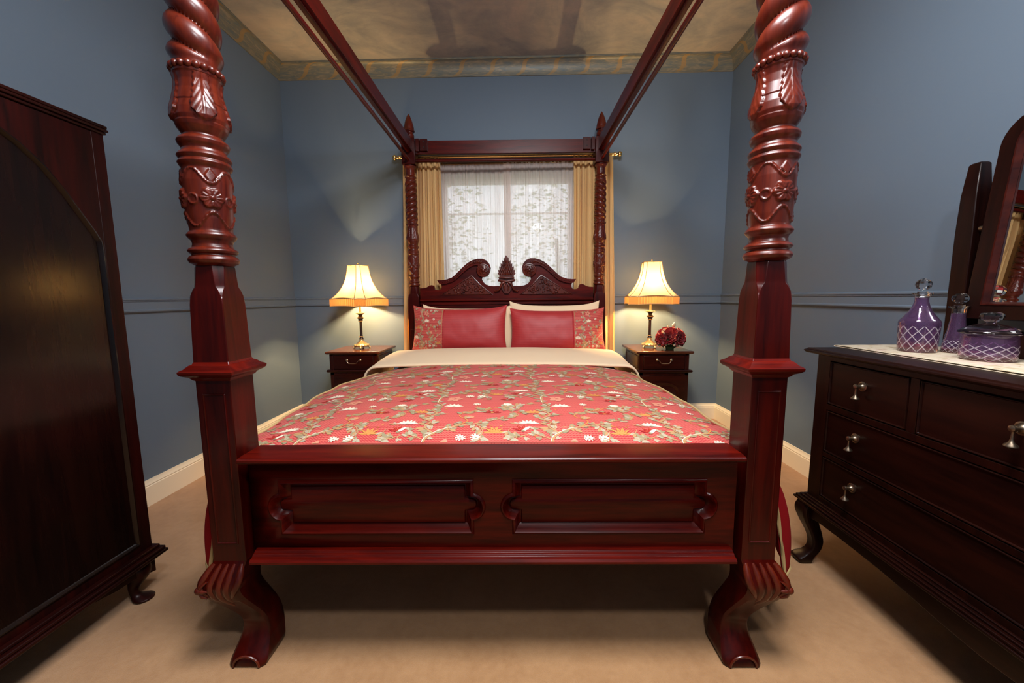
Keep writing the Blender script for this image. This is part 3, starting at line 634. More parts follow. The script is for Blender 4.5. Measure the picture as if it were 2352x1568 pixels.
def motif(seed):
    sg, sv, tn, cr, rd, og, pk = range(1, 8); S_ = []; rr = random.Random(seed)
    B = [[(.165, -.03), (.16, .05), (.19, .09), (.25, .125), (.33, .155), (.41, .21), (.47, .235)], [(.19, .09), (.155, .13), (.165, .18), (.125, .215)], [(.27, .13), (.30, .19), (.26, .25), (.29, .30), (.37, .33)], [(.16, .05), (.10, .085), (.04, .06), (.0, .085)], [(.125, .215), (.17, .27), (.15, .33), (.19, .38), (.16, .43)], [(.37, .33), (.42, .37), (.46, .36)], [(.02, .22), (.05, .27), (.02, .33), (.06, .39)], [(.33, .155), (.36, .10), (.34, .03)]]
    W = [(.012, .006), (.007, .003), (.0045, .003), (.005, .0025), (.009, .0045), (.004, .002), (.004, .002), (.004, .002)]
    mats = [tn, tn, og, tn, tn, og, tn, tn]
    for b_, w, m_ in zip(B, W, mats): S_ += branch(b_, w[0], w[1], m_)
    S_ += branch([(x-.003, y+.002) for x, y in B[0]], .003, .002, cr)
    fl = [(.085, .165, .036), (.285, .062, .02), (.335, .064, .022), (.065, .115, .03), (.40, .10, .03), (.015, .015, .03), (.235, .385, .034), (.11, .30, .028), (.385, .30, .030), (.02, .40, .026), (.30, .235, .024), (.21, .20, .02), (.225, .02, .03), (.33, .40, .026)]
    for cl in B:
        for k in range(4*len(cl)):
            i = rr.randrange(len(cl)-1); t = rr.random(); x = cl[i][0]*(1-t)+cl[i+1][0]*t; y = cl[i][1]*(1-t)+cl[i+1][1]*t
            a0 = atan2(cl[i+1][1]-cl[i][1], cl[i+1][0]-cl[i][0]); a = a0+rr.choice((-1, 1))*rr.uniform(.5, 1.3); L = rr.uniform(.020, .034)
            S_ += branch([(x, y), (x+.010*cos(a), y+.010*sin(a))], .003, .002, tn)
            S_ += twin(x+.008*cos(a), y+.008*sin(a), L, L*.5, a, rr.choice((sg, sv, sg, tn)), rr.choice((sg, tn, sg)))
            if rr.random() < .55: S_ += twin(x+.012*cos(a), y+.012*sin(a), L*.8, L*.42, a+.9, rr.choice((sv, sg)), sg)
    S_ += fan(.085, .160, .036, 8, PI/2, cr, rd, 2.9, sv); S_ += ball(.285, .062, .021, cr, rd); S_ += ball(.338, .064, .024, cr, rd)
    S_ += fan(.065, .100, .036, 4, PI/2+.2, rd, og, 1.9); S_ += twin(.065, .10, .040, .014, PI/2-.7, cr, cr)
    S_ += fan(.40, .090, .034, 6, PI/2, og, rd, 3.0, og); S_ += fan(.015, .005, .030, 5, PI/2, rd, pk, 2.4)
    S_ += fan(.235, .370, .036, 7, PI/2, cr, cr, 3.0, sv); S_ += fan(.11, .29, .030, 6, PI/2, og, pk, 3.2, og)
    S_ += fan(.385, .29, .032, 6, PI/2, rd, og, 3.0, og); S_ += ball(.02, .40, .020, cr, pk); S_ += ball(.30, .235, .020, pk, og); S_ += ball(.33, .405, .018, cr, rd)
    for i in range(5):
        a = i*TAU/5; S_ += twin(.225+.006*cos(a), .02+.006*sin(a), .030, .024, a, pk, tn)
    for k in range(26):
        x, y = rr.uniform(0, .43), rr.uniform(0, .45)
        if any(hypot(x-a, y-b_-.01) < c_*1.1 for a, b_, c_ in fl): continue
        a = rr.uniform(0, TAU)
        for q in range(rr.choice((2, 3, 3))): S_ += twin(x, y, rr.uniform(.018, .030), .012, a+(q-1)*.75, rr.choice((sg, sv, tn)), rr.choice((sg, tn)))
        S_ += branch([(x, y), (x-.022*cos(a), y-.022*sin(a))], .003, .002, rr.choice((tn, og)))
    for x, y in ((.43, .15), (.37, .14), (.42, .13), (.05, .30), (.20, .33)): S_.append(leaf(x, y, .010, .008, .5, og))
    return S_
def embroider(mb, fn, u0, u1, v0, v1, ou, ov, P=(.435, .46), seed=2, scale=1, ok=None, off=.0009):
    S_ = motif(seed); mt_ = 0
    j = 0; vv = ov
    while vv > v0: vv -= P[1]*scale
    row = 0
    while vv < v1:
        uu = ou
        while uu > u0-P[0]*scale: uu -= P[0]*scale
        while uu < u1:
            for n_, (pl, m_) in enumerate(S_):
                q = [(uu+a*scale, vv+b_*scale) for a, b_ in pl]; cu = sum(a for a, _ in q)/len(q); cv_ = sum(b_ for _, b_ in q)/len(q)
                if not (u0 < cu < u1 and v0 < cv_ < v1): continue
                q = [(min(u1, max(u0, a)), min(v1, max(v0, b_))) for a, b_ in q]
                h = off+(n_ % 40)*.00002
                pts = [fn(a, b_) for a, b_ in q]; c = fn(cu, cv_)
                e = (fn(cu+.004, cv_)-c).cross(fn(cu, cv_+.004)-c).normalized()
                mb.add([p+e*h for p in pts]+[c+e*(h+.0004)], [(i, (i+1) % len(q), len(q)) for i in range(len(q))], m_, [(0, 0)]*(len(q)+1))
            uu += P[0]*scale
        vv += P[1]*scale; row += 1
sp = MB(); NU, NV = 120, 130
sp.grid(lambda u, v: spread(u*2-1, Y0+(Y1-Y0)*v), NU, NV, uvf=lambda u, v: ((u*2-1)*.87, Y0+(Y1-Y0)*v))
embroider(sp, spread_uv, -.862, .862, Y0+.012, Y1-.006, -.205-.085-.10, 1.150)
SPR = sp.build('bedspread', ['brocade']+EMB, None, ang=60)
tag(SPR, 'coral red floral brocade bedspread with gold cord edge laid over the bed', 'bedspread')
rope = lambda th, s_: 1+.22*sin(2*th+s_*520)
for e, sg in ((edge_l, -1), (edge_r, 1)):
    pts = [(e(Y0+(Y1-Y0)*k/260), Y0+(Y1-Y0)*k/260, spread(sg, Y0+(Y1-Y0)*k/260).z+.002) for k in range(261)]
    MB().tube(pts, .0048, 8, rf=rope).build('gold_cord', 'cord', SPR)
    # plain red drop at the side, flaring, rising toward the head where the sheet shows
    def drop(u, v, e=e, sg=sg):
        y = Y0+.008+(Y1-Y0-.03)*u; z0 = spread(sg, y).z-.001; zb = .235+.03*sin(y*5)+.02*u
        fl = .045*sin(min(1, v*2.4)*PI/2)+.085*v+.012*sin(y*21)*v*sm(u, 0, .1)+.01*sin(y*47+1)*v*v*sm(u, 0, .1)
        x = e(y)+sg*(fl*(.85+.15*sm(u, 0, .05))+.055*(1-u)*sin(v*PI*.85)*sm(u, 0, .05))
        return (x, y-.010*v*(1-u)**6, z0+(zb-z0)*v)
    dm = MB().grid(drop, 120, 22)
    dr = dm.build('side_drop', 'velvet', SPR, ang=80); so = dr.modifiers.new('solid', 'SOLIDIFY'); so.thickness = .006
    MB().tube([Vector(drop(0, v/40))+Vector((0, -.003, 0)) for v in range(41)]+[Vector(drop(u/120, 1))+Vector((0, 0, -.003)) for u in range(1, 121)], .0048, 8, rf=rope).build('gold_cord', 'cord', SPR)
# sheet turned down over the spread
SYA, SYB = 2.440, 3.06
def sheet(u, v):
    t = u*2-1; y = SYA+(SYB-SYA)*v+.012*sin(u*9)*(1-v)*.5
    cx_ = -.045; hw = interp(abs(t), [(0, 0), (.82, .80), (.90, .872), (.95, .898), (1, .912)])*(1 if t > 0 else -1)
    zc = .724+.028*sm(v, 0, .7)-.07*sm(v, .86, 1)
    a = abs(t); z = zc-.020*(min(a, .82)/.82)**2.5
    if a > .82: q = (a-.82)/.18; z -= .225*q*q*(.4+.6*q)+.012*q
    z += .003*noise.noise(Vector((t*3, y*5, 1)))
    if v < .06: z -= .006*(1-v/.06)
    return (cx_+hw+.006*sin(y*16)*a**6, y+.03*(abs(t)**6)*(1-v), z)
sh = MB().grid(sheet, 90, 26).build('top_sheet', 'sheet', None, ang=80); so = sh.modifiers.new('solid', 'SOLIDIFY'); so.thickness = .012
tag(sh, 'cream top sheet folded down between the red pillows and the coral bedspread', 'sheet')
# pillows
def pillow_fn(x0, x1, z0, z1, y0, tilt, thick, crown=.012, ears=1.0):
    w = x1-x0; h = z1-z0
    def fn(a, b_, side):                # a,b in -1..1
        e = max(0, (1-abs(a)**3.2))*max(0, (1-abs(b_)**3.0)); d = thick*e**.55
        pin = 1-.045*(1-abs(b_)**2)*(abs(a) > .0)*abs(a)**3; pinb = 1-.07*(1-abs(a)**2)*abs(b_)**3
        x = (x0+x1)/2+w/2*a*pin; z = (z0+z1)/2+h/2*b_*pinb+crown*(abs(a)**5)*(b_ > 0)*b_*ears
        y = y0+tilt*(z-z0)/h+side*d*(1+.06*noise.noise(Vector((a*3.2+x0*5, b_*2.2, side))))+.0012*noise.noise(Vector((a*9+x0*5, b_*4, side)))
        return Vector((x, y, z))
    return fn
def make_pillow(name, fn, mats, seam=None, emb=None, w=.78, h=.36):
    mb = MB()
    for side in (-1, 1):
        N1, N2 = 70, 36
        o = len(mb.v); vs = []; us = []
        for j in range(N2+1):
            for i in range(N1+1):
                a = i/N1*2-1; b_ = j/N2*2-1; a = sin(a*PI/2)*.35+a*.65; b_ = sin(b_*PI/2)*.35+b_*.65
                vs.append(fn(a, b_, side)); us.append((a*w/2, b_*h/2))
        A = [(i, j) for j in range(N2) for i in range(N1)]
        for mi in (0, 1):
            sel = []
            for i, j in A:
                am = us[j*(N1+1)+i][0]/(w/2); inp = seam and ((am < seam) if seam < 0 else (am > seam))
                if (1 if inp else 0) == mi: sel.append((j*(N1+1)+i, j*(N1+1)+i+1, (j+1)*(N1+1)+i+1, (j+1)*(N1+1)+i))
            if mi == 0: mb.add(vs, sel, 0, us)
            else:
                for f in sel: mb.f.append([o+q for q in f]); mb.m.append(1)
    if emb: embroider(mb, lambda u, v: fn(u/(w/2), v/(h/2), -1), *emb[:4], emb[4], emb[5], seed=9, scale=.55, off=.0012)
    return mb
ML = ['ribbed', 'brocade']+EMB
def shift_emb(mb, k0):                   # embroidery indices start one later on pillows
    mb.m = [mm+1 if i >= k0 else mm for i, mm in enumerate(mb.m)]
for side, (x0, x1, z0, z1, y0, tilt, seam, lab) in enumerate(((-.800, -.022, .700, 1.050, 3.138, .09, -.32, 'wardrobe'), (.000, .775, .690, 1.030, 3.142, .09, .32, 'dresser'))):
    fn = pillow_fn(x0, x1, z0, z1, y0, tilt, .066, .022 if side == 0 else .016); w, h = x1-x0, z1-z0
    u0, u1 = ((-w/2+.01, -.32*w/2-.012) if seam < 0 else (.32*w/2+.012, w/2-.01))
    mb = make_pillow('p', fn, ML, seam, None, w, h); k0 = len(mb.f)
    embroider(mb, lambda u, v: fn(u/(w/2), v/(h/2), -1), u0, u1, -h/2+.01, h/2-.01, u0-.03, -h/2+.01, seed=9, scale=.62, off=.0012); shift_emb(mb, k0)
    o = mb.build('pillow', ML, None, ang=80)
    tag(o, 'red pillow with one floral embroidered end, on the side of the bed toward the %s' % lab, 'pillow', 'red pillows against the headboard')
    bm_ = MB(); bm_.tube([fn(seam, b_/20-1, -1)+Vector((0, -.001, 0)) for b_ in range(1, 40)], .005, 8).build('seam_band', 'band', o)
    bm_ = MB(); bm_.tube([fn(seam+(-.035 if seam < 0 else .035), b_/20-1, -1)+Vector((0, -.0005, 0)) for b_ in range(1, 40)], .0025, 6).build('seam_band', 'e_tan', o)
for x0, x1, z0, z1, y0, tilt, lab in ((-.745, .045, .70, 1.050, 3.268, .06, 'cream pillow barely peeping out over the red pillow nearer the wardrobe'), (-.005, .755, .69, 1.072, 3.268, .06, 'cream pillow showing two raised corners behind the red pillow nearer the dresser')):
    fn = pillow_fn(x0, x1, z0, z1, y0, tilt, .042, .03); mb = make_pillow('p', fn, ['sheet'], None, None, x1-x0, z1-z0)
    o = mb.build('pillow', 'sheet', None, ang=80); tag(o, lab, 'pillow', 'cream pillows behind')

# ------------------------------------------------------------------ curtains
PYC = 3.512
def curtain(x0t, x1t, x0b, x1b, zt, zb, y, nf, amp, seed, billow=0):
    rr = random.Random(seed); phs = [rr.uniform(-.5, .5) for _ in range(nf+2)]
    def fn(u, v):
        z = zt+(zb-zt)*v; x = (x0t+(x1t-x0t)*u)*(1-v)+(x0b+(x1b-x0b)*u)*v
        k = u*nf; w = phs[int(k)]*(1-k % 1)+phs[int(k)+1]*(k % 1)
        a = amp*(.55+.45*sm(v, 0, .12))
        return (x+.004*sin(k*TAU*2+v*3), y+a*sin((k+w)*TAU+.5*sin(v*4))+.3*a*sin((k*2.3+w)*TAU+v), z)
    return MB().grid(fn, nf*14, 40)
for x0t, x1t, x0b, x1b, lab in ((-.922, -.600, -.992, -.590, 'cream curtain hanging on the wardrobe side of the window behind a headboard post'), (.548, .888, .560, .952, 'cream curtain hanging on the dresser side of the window behind a headboard post')):
    s_ = 1 if x0t > 0 else -1
    o = curtain(x0t, x1t, x0b, x1b, 2.325, .06, PYC-.004, 8, .021, 3+s_).build('curtain', 'curtain', None, ang=80)
    so = o.modifiers.new('solid', 'SOLIDIFY'); so.thickness = .002; tag(o, lab, 'curtain', 'cream window curtains')
for x0, x1, lab, sd in ((-.605, .005, 'sheer white voile curtain over the window half nearer the wardrobe', 8), (-.055, .56, 'sheer white voile curtain over the window half nearer the dresser', 9)):
    o = curtain(x0, x1, x0, x1, 2.296, .9, YB-.014-(.010 if sd == 9 else 0), 15, .0065, sd).build('sheer_curtain', 'sheer', None, ang=80)
    tag(o, lab, 'sheer curtain', 'sheer curtains')
pole = MB().tube([(-.955, PYC, 2.340), (.905, PYC, 2.340)], .0115, 16).build('curtain_pole', 'brass', None)
tag(pole, 'brass curtain pole with ball ends above the window behind the bed', 'curtain pole')
for sx, x in ((-1, -.950), (1, .900)):
    MB().lathe([(.012, -.01), (.016, 0), (.016, .012), (.010, .016), (.010, .022), (.016, .026), (.023, .036), (.023, .048), (.016, .058), (.002, .062)], (x, PYC, 2.340), 20, M_=Matrix.Rotation(sx*PI/2, 4, 'Y')).build('pole_finial', 'brass', pole)
    MB().tube([(x-sx*.055, YB-.001, 2.335), (x-sx*.055, PYC, 2.328)], .007, 10).lathe([(.022, 0), (.022, .006), (.001, .007)], (x-sx*.055, YB-.0005, 2.335), 16, M_=Matrix.Rotation(PI/2, 4, 'X')).build('pole_bracket', 'brass', pole)
tk = MB().box(-.60, .56, YB-.024, YB-.006, 2.288, 2.306).build('sheer_track', 'brass', pole)

# ------------------------------------------------------------------ nightstands
def nightstand(name, x0, x1, yf, yb, zt, lab):
    t = empty(name, ((x0+x1)/2, (yf+yb)/2, 0)); tag(t, lab, 'nightstand', 'bedside cabinets'); w = (x1-x0)/2; d = (yb-yf)/2
    def plate(nm, ww, dd, z0, z1, m='night_x', lip=.006):
        L = [[(sx*(ww-i), sy*(dd-i), z) for sx, sy in ((-1, -1), (1, -1), (1, 1), (-1, 1))] for i, z in ((lip, z0), (0, z0+(z1-z0)*.35), (0, z0+(z1-z0)*.7), (lip*.7, z1))]
        return MB().loops(L).build(nm, m, t, bevel=.002, ang=30)
    plate('tabletop', w, d, zt-.022, zt, 'night_top')
    bw, bd = w-.028, d-.022
    body = MB()
    body.box(-bw, bw, -bd+.012, bd, .06, zt-.022)
    for sx in (-1, 1): body.box(sx*bw-(.030 if sx > 0 else 0), sx*bw+(.030 if sx < 0 else 0), -bd, -bd+.014, .06, zt-.022)
    body.box(-bw, bw, -bd, -bd+.014, zt-.034, zt-.022); body.box(-bw, bw, -bd, -bd+.014, .505, .53)
    b_ = body.build('carcass', 'night_z', t, bevel=.0015)
    for sx in (-1, 1):
        X = sx*bw
        for z0, z1 in ((.565, zt-.045), (.14, .50)):
            pl = [(-bd+.035, z0), (bd-.035, z0), (bd-.035, z1), (-bd+.035, z1)]
            MB().ringpanel(pl, [(-.004, .0005), (-.001, .005), (.004, .005), (.010, .0012)], lambda a, bb, dd, X=X, sx=sx: (X+sx*dd, a, bb), fill=False).build('side_panel', 'night_z', t, ang=40)
    plate('waist_moulding', w-.002, d-.004, .530, .552); plate('plinth', w-.010, d-.008, .0, .07)
    dr = MB().box(-bw+.033, bw-.033, -bd-.001, -bd+.012, .556, zt-.038).build('drawer', 'night_x', t, bevel=.002)
    hz = zt-.078
    hd = MB().tube(catmull([(-.055, -bd-.006, hz+.006), (-.050, -bd-.022, hz+.004), (-.038, -bd-.026, hz-.008), (-.026, -bd-.026, hz-.018), (.026, -bd-.026, hz-.018), (.038, -bd-.026, hz-.008), (.050, -bd-.022, hz+.004), (.055, -bd-.006, hz+.006)], 4), .0028, 8)
    for sx in (-1, 1): hd.lathe([(.010, 0), (.011, .003), (.006, .007), (.001, .009)], (sx*.055, -bd-.001, hz+.006), 14, M_=Matrix.Rotation(PI/2, 4, 'X'))
    hd.build('handle', 'old_brass', dr)
    door = MB(); door.box(-bw+.022, bw-.022, -bd-.001, -bd+.012, .078, .503); dd_ = door.build('door', 'night_x', t, bevel=.002)
    ar = [(-.12, .12), (.12, .12), (.12, .375)]+[(.12*cos(k*PI/14), .375+.070*sin(k*PI/14)) for k in range(1, 14)]+[(-.12, .375)]
    MB().ringpanel(ar, [(-.006, -.0005), (-.002, -.006), (.004, -.006), (.010, -.001), (.022, .0), (.034, -.004)], lambda a, bb, d_: (a, -bd-.0012+d_, bb)).build('arched_panel', 'night_x', dd_, ang=50)
    return t
nightstand('nightstand', -1.512, -1.062, 3.12, 3.545, .702, 'dark wood nightstand beside the bed with only a lamp on top')
nightstand('nightstand', 1.002, 1.448, 3.06, 3.525, .702, 'dark wood nightstand beside the bed carrying a lamp and red flowers')

# ------------------------------------------------------------------ lamps
def lamp(x, y, z0, rot, lab):
    t = empty('table_lamp', (x, y, z0), rot); tag(t, lab, 'lamp', 'bedside lamps')
    ds = .000
    b_ = MB().lathe([(.001, .016), (.050, .016), (.060, .020), (.063, .026), (.058, .032), (.052, .036), (.040, .046), (.026, .058), (.018, .068), (.016, .074), (.001, .075)], seg=32)
    for k in range(16):
        a = k*TAU/16; b_.lathe([(.006*sin(q*PI/5), -.006*cos(q*PI/5)) for q in range(6)], (.058*cos(a), .058*sin(a), .030), 8)
    for k in range(4):
        a = k*TAU/4+.6; b_.tube([(.045*cos(a), .045*sin(a), .018), (.062*cos(a), .062*sin(a), .014), (.066*cos(a), .066*sin(a), .004)], .008, 8)
        b_.lathe([(.008*sin(q*PI/5), .008-.008*cos(q*PI/5)) for q in range(6)], (.064*cos(a), .064*sin(a), 0), 8)
    b_.build('lamp_base', 'gilt', t, ang=50)
    c = MB().lathe([(.015, .073), (.019, .082), (.016, .090), (.012, .096), (.014, .102), (.0115, .110), (.0110, .230), (.014, .236), (.019, .242), (.017, .250), (.030, .262), (.020, .272), (.014, .280), (.018, .290), (.036, .302), (.034, .306), (.012, .310), (.001, .311)], seg=24)
    c.build('lamp_column', 'dark_bronze', t, ang=45)
    for r_, z in ((.0165, .103), (.0165, .236), (.031, .264), (.036, .305), (.018, .080)): MB().tube([(r_*cos(k*TAU/24), r_*sin(k*TAU/24), z) for k in range(24)], .0026, 6, closed=True).build('gilt_ring', 'gilt', t)
    MB().tube([(0, 0, .300), (0, 0, .395)], .0085, 12).build('gilt_stem', 'gilt', t, ang=45)
    MB().lathe([(.001, .395), (.014, .396), (.016, .43), (.013, .455), (.001, .456)], seg=16).build('bulb_socket', 'brass', t)
    ZB = .520
    bl = MB().lathe([(.012, ZB-.06)]+[(.030*sin(q*PI/12)+.001, ZB-.030*cos(q*PI/12)) for q in range(2, 13)], seg=20).build('bulb', 'bulb', t)
    bl.visible_shadow = True
    # shade: cut-corner bell, eight flared panels
    ha = math.radians(11); angs = []
    for k in range(4): angs += [PI/4+k*PI/2-ha, PI/4+k*PI/2+ha]
    ZS0, ZS1 = .425, .708
    prof = [(.084, ZS1), (.088, ZS1-.03), (.095, ZS1-.07), (.105, ZS1-.11), (.120, ZS1-.15), (.141, ZS1-.19), (.170, ZS1-.23), (.202, ZS1-.262), (.230, ZS0)]
    pp = catmull([(r, 0, z) for r, z in prof], 3)
    def ring(r, z, sub=8, sc=0, zo=0):
        out = []
        for k in range(8):
            a0, a1 = angs[k], angs[(k+1) % 8]+(TAU if k == 7 else 0); p0 = Vector((cos(a0), sin(a0)))*r; p1 = Vector((cos(a1), sin(a1)))*r
            n_ = sub
            for i in range(n_):
                q = p0.lerp(p1, i/n_); u = i/n_; L_ = (p1-p0).length
                q = q+q.normalized()*(-.02*L_*sin(u*PI))
                out.append((q.x, q.y, z+sc*L_*sin(u*PI)+zo))
        return out
    L = [ring(p.x, p.z, sc=(.045 if i == len(pp)-1 else 0)) for i, p in enumerate(pp)]
    sh_ = MB().loops(L, False, 0, False).build('lamp_shade', 'shade', t, ang=20)
    rb = MB()
    for a in angs: rb.tube([(p.x*1.012*cos(a), p.x*1.012*sin(a), p.z) for p in pp], .0026, 6)
    rb.tube([Vector(p) for p in ring(.0855, ZS1)], .0028, 6, closed=True); rb.tube([Vector(p) for p in ring(.232, ZS0, sc=.045)], .0026, 6, closed=True)
    rb.build('shade_trim', 'e_tan', sh_)
    def pleat(zz, j):
        r = ring(.2315, zz, 24, .045 if j == 0 else .02); return [(x*(1+.028*(i % 2)), y_*(1+.028*(i % 2)), z) for i, (x, y_, z) in enumerate(r)]
    fr = MB().loops([pleat(ZS0, 0), pleat(ZS0-.030, 1), pleat(ZS0-.058, 1)], False, 0, False).build('fringe_band', 'fringe', sh_, ang=20)
    MB().tube([Vector(p) for p in ring(.235, ZS0-.060, 8, .02)], .0035, 6, closed=True).build('fringe_cord', 'cord', sh_)
    hp = MB().tube([(.0, 0, ZS1-.012), (.0, 0, ZS1+.014)], .004, 8)
    for k in range(3): a = k*TAU/3; hp.tube([(0, 0, ZS1-.012), (.084*cos(a), .084*sin(a), ZS1-.004)], .0016, 6)
    hp.lathe([(.006*sin(q*PI/6)+.0002, -.006*cos(q*PI/6)) for q in range(7)], (0, 0, ZS1+.018), 10)
    for sx in (-1, 1): hp.tube(catmull([(sx*.012, 0, .43), (sx*.05, 0, .47), (sx*.055, 0, .56), (sx*.02, 0, ZS1-.02), (0, 0, ZS1-.012)], 5), .0016, 6)
    hp.build('shade_harp', 'brass', t)
    d = bpy.data.lights.new('bulb_light', 'POINT'); d.energy = LAMP_W; d.color = (1, .66, .30); d.shadow_soft_size = .034
    o = bpy.data.objects.new('bulb_light', d); COL.objects.link(o); o.parent = t; o.location = (0, 0, ZB-.001)
    return t
LAMP_W = 400
lamp(-1.295, 3.345, .703, math.radians(-112), 'lit table lamp with cream bell shade standing alone on its nightstand')
lamp(1.175, 3.300, .703, math.radians(-98), 'lit table lamp with cream bell shade beside the red flowers')

# ------------------------------------------------------------------ flowers
FL = empty('flower_arrangement', (1.30, 3.175, .703)); tag(FL, 'round bunch of crimson roses standing on a nightstand beside the lamp', 'flowers')
def rose_mesh(seed):
    rr = random.Random(seed); mb = MB()
    for ring, (n_, r0, tilt, s_) in enumerate(((3, .003, .15, .016), (5, .008, .45, .022), (6, .012, .85, .027), (7, .015, 1.25, .030))):
        for k in range(n_):
            a = k*TAU/n_+ring*.5+rr.uniform(-.15, .15); tl = tilt+rr.uniform(-.12, .12); ss = s_*rr.uniform(.9, 1.1)
            Rz = Matrix.Rotation(a, 3, 'Z'); Ry = Matrix.Rotation(tl, 3, 'Y')
            def fn(u, v):
                w = (u-.5)*2; wd = .85*sin(min(1, v*1.25+.12)*PI/2)*(1-.25*v*v)
                p = Vector((.20*w*w*-1*ss+.25*ss*sin(v*PI*.9)*.4+.10*ss*v**4, w*wd*ss*.72, v*ss*1.15*(1-.12*w*w)))
                return Rz @ (Ry @ p+Vector((r0, 0, 0)))
            mb.grid(fn, 6, 6)
    return mb
rose_p = rose_mesh(1).build('rose_bloom', 'rose', FL, ang=80)
rr = random.Random(4); dirs = []
for k in range(15):
    z = 1-(k+.5)/15*1.25; a = k*2.39996; r_ = sqrt(max(0, 1-z*z)); dirs.append(Vector((r_*cos(a), r_*sin(a), z)))
for k, d in enumerate(dirs):
    o = rose_p if k == 0 else rose_p.copy()
    if k: COL.objects.link(o)
    o.parent = FL; o.location = (d.x*.090, d.y*.075, (.084+d.z*.062)); o.rotation_euler = d.to_track_quat('Z', 'Y').to_euler(); s_ = rr.uniform(1.15, 1.45); o.scale = (s_, s_, s_)
lf = MB().grid(lambda u, v: ((u-.5)*.030*sin(v*PI)**.7, v*.055, -.006*abs(u-.5)*4+.012*sin(v*PI)), 6, 8).build('rose_leaf', 'leaf', FL, ang=80)
for k in range(8):
    o = lf if k == 0 else lf.copy()
    if k: COL.objects.link(o)
    a = k*TAU/8+.3; o.parent = FL; o.location = (.055*cos(a), .045*sin(a), .025+.05*(k % 2)); o.rotation_euler = (.35, 0, a-PI/2)
bd = MB().lathe([(.001, -.004), (.006, .0), (.0095, .008), (.008, .017), (.004, .026), (.001, .031)], seg=12).build('rose_bud', 'bud', FL)
for k, (x, y, z) in enumerate(((.015, -.02, .185), (-.066, -.045, .155), (-.075, -.035, .140), (-.070, -.055, .130), (-.030, -.03, .178))):
    o = bd if k == 0 else bd.copy()
    if k: COL.objects.link(o); s_ = .8; o.scale = (s_, s_, s_)
    else: o.scale = (1.5, 1.5, 1.4)
    o.parent = FL; o.location = (x, y, z); o.rotation_euler = (.4, x*6, 0)
st = MB()
for k in range(7): a = k*TAU/7; st.tube([(0.01*cos(a), .01*sin(a), .0), (.03*cos(a), .03*sin(a), .05), (.05*cos(a), .045*sin(a), .10)], .003, 6)
st.lathe([(.001, 0), (.030, 0), (.034, .02), (.022, .035), (.001, .036)], seg=20); st.build('posy_holder', 'leaf', FL)

# ------------------------------------------------------------------ wardrobe
WX = -1.352
W_ = empty('wardrobe', (-1.64, .93, 0)); tag(W_, 'tall near black wooden wardrobe with an arched door panel and short curved legs', 'wardrobe')
def wr(mb, nm, m, par=W_, **k): o = mb.build(nm, m, par, **k); o.matrix_parent_inverse = Matrix.Translation(-Vector(par.location)) if par is W_ else Matrix.Identity(4); return o
cb = MB().box(-1.93, WX-.014, .475, 1.392, .185, 1.705); cb.box(WX-.02, WX, 1.352, 1.392, .185, 1.705).box(WX-.02, WX, .475, .515, .185, 1.705)
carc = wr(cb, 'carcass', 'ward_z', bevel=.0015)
arch = [(.55, .215), (1.350, .215), (1.350, 1.30), (1.345, 1.335), (1.325, 1.372), (1.290, 1.425), (1.250, 1.488), (1.205, 1.545), (1.150, 1.592), (1.09, 1.628), (1.02, 1.652), (.95, 1.660), (.88, 1.652), (.81, 1.628), (.75, 1.592), (.695, 1.545), (.65, 1.488), (.61, 1.425), (.575, 1.372), (.555, 1.335), (.55, 1.30)]
fw = lambda a, b_, d: (WX+d, a, b_)
dr = MB(); dr.holed([(.515, .187), (1.352, .187), (1.352, 1.700), (.515, 1.700)], [[(min(a, 1.347), b_) for a, b_ in arch]], fw, 0); dr.box(WX-.018, WX-.012, .515, 1.352, .187, 1.70)
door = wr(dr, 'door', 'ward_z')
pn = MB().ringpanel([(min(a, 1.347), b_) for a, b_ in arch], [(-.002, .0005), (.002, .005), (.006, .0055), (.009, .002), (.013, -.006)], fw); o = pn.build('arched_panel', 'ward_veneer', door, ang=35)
ky = MB().box(WX, WX+.003, .53, .55, .93, .98).build('keyhole_plate', 'old_brass', door)
tp = MB()
for z0, z1, p in ((1.703, 1.712, .006), (1.713, 1.722, .011), (1.723, 1.734, .009)):
    tp.box(-1.935, WX+p, .470-p, 1.392+p, z0, z1)
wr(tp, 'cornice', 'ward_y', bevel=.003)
bs = MB()
for z0, z1, p in ((.150, .162, .040), (.163, .174, .034), (.175, .186, .020)): bs.box(-1.94, WX+p, .475-p, 1.392+p*.6, z0, z1)
wr(bs, 'base_moulding', 'ward_y', bevel=.003)
ap = [(1.385, .150), (1.385, .085), (1.33, .100), (1.29, .110), (1.24, .113), (1.18, .126), (1.10, .140), (1.0, .146), (.86, .146), (.76, .140), (.68, .126), (.62, .113), (.57, .110), (.53, .10), (.48, .085), (.48, .150)]
wr(MB().prism(ap, lambda a, b_, d: (d, a, b_), WX-.02, WX+.012), 'apron', 'ward_y', bevel=.002)
def cab_leg(cx, cy, sx, sy, h, s=1.0, pad=True):
    # sx, sy: outward directions
    st = [(0, h, .030), (.010, h*.86, .036), (.012, h*.70, .034), (.004, h*.52, .026), (-.006, h*.36, .0175), (-.007, h*.24, .015), (-.002, h*.15, .017), (.010, h*.09, .026), (.018, h*.05, .031), (.018, 0, .027)]
    P = catmull([(o, z, r) for o, z, r in st], 4); L = []
    for p in P:
        o, z, r = p; L.append([(cx+sx*o*s+r*s*cos(a), cy+sy*o*s+r*s*sin(a), max(0, z)) for a in [k*TAU/16 for k in range(16)]])
    return MB().loops(L)
for x, y, sx, sy in ((WX-.022, 1.335, 1, .3), (WX-.022, .53, 1, -.3), (-1.90, 1.345, -.3, .3), (-1.90, .53, -.3, -.3)):
    wr(cab_leg(x, y, sx, sy, .152, 1.05), 'leg', 'ward_z', ang=50)

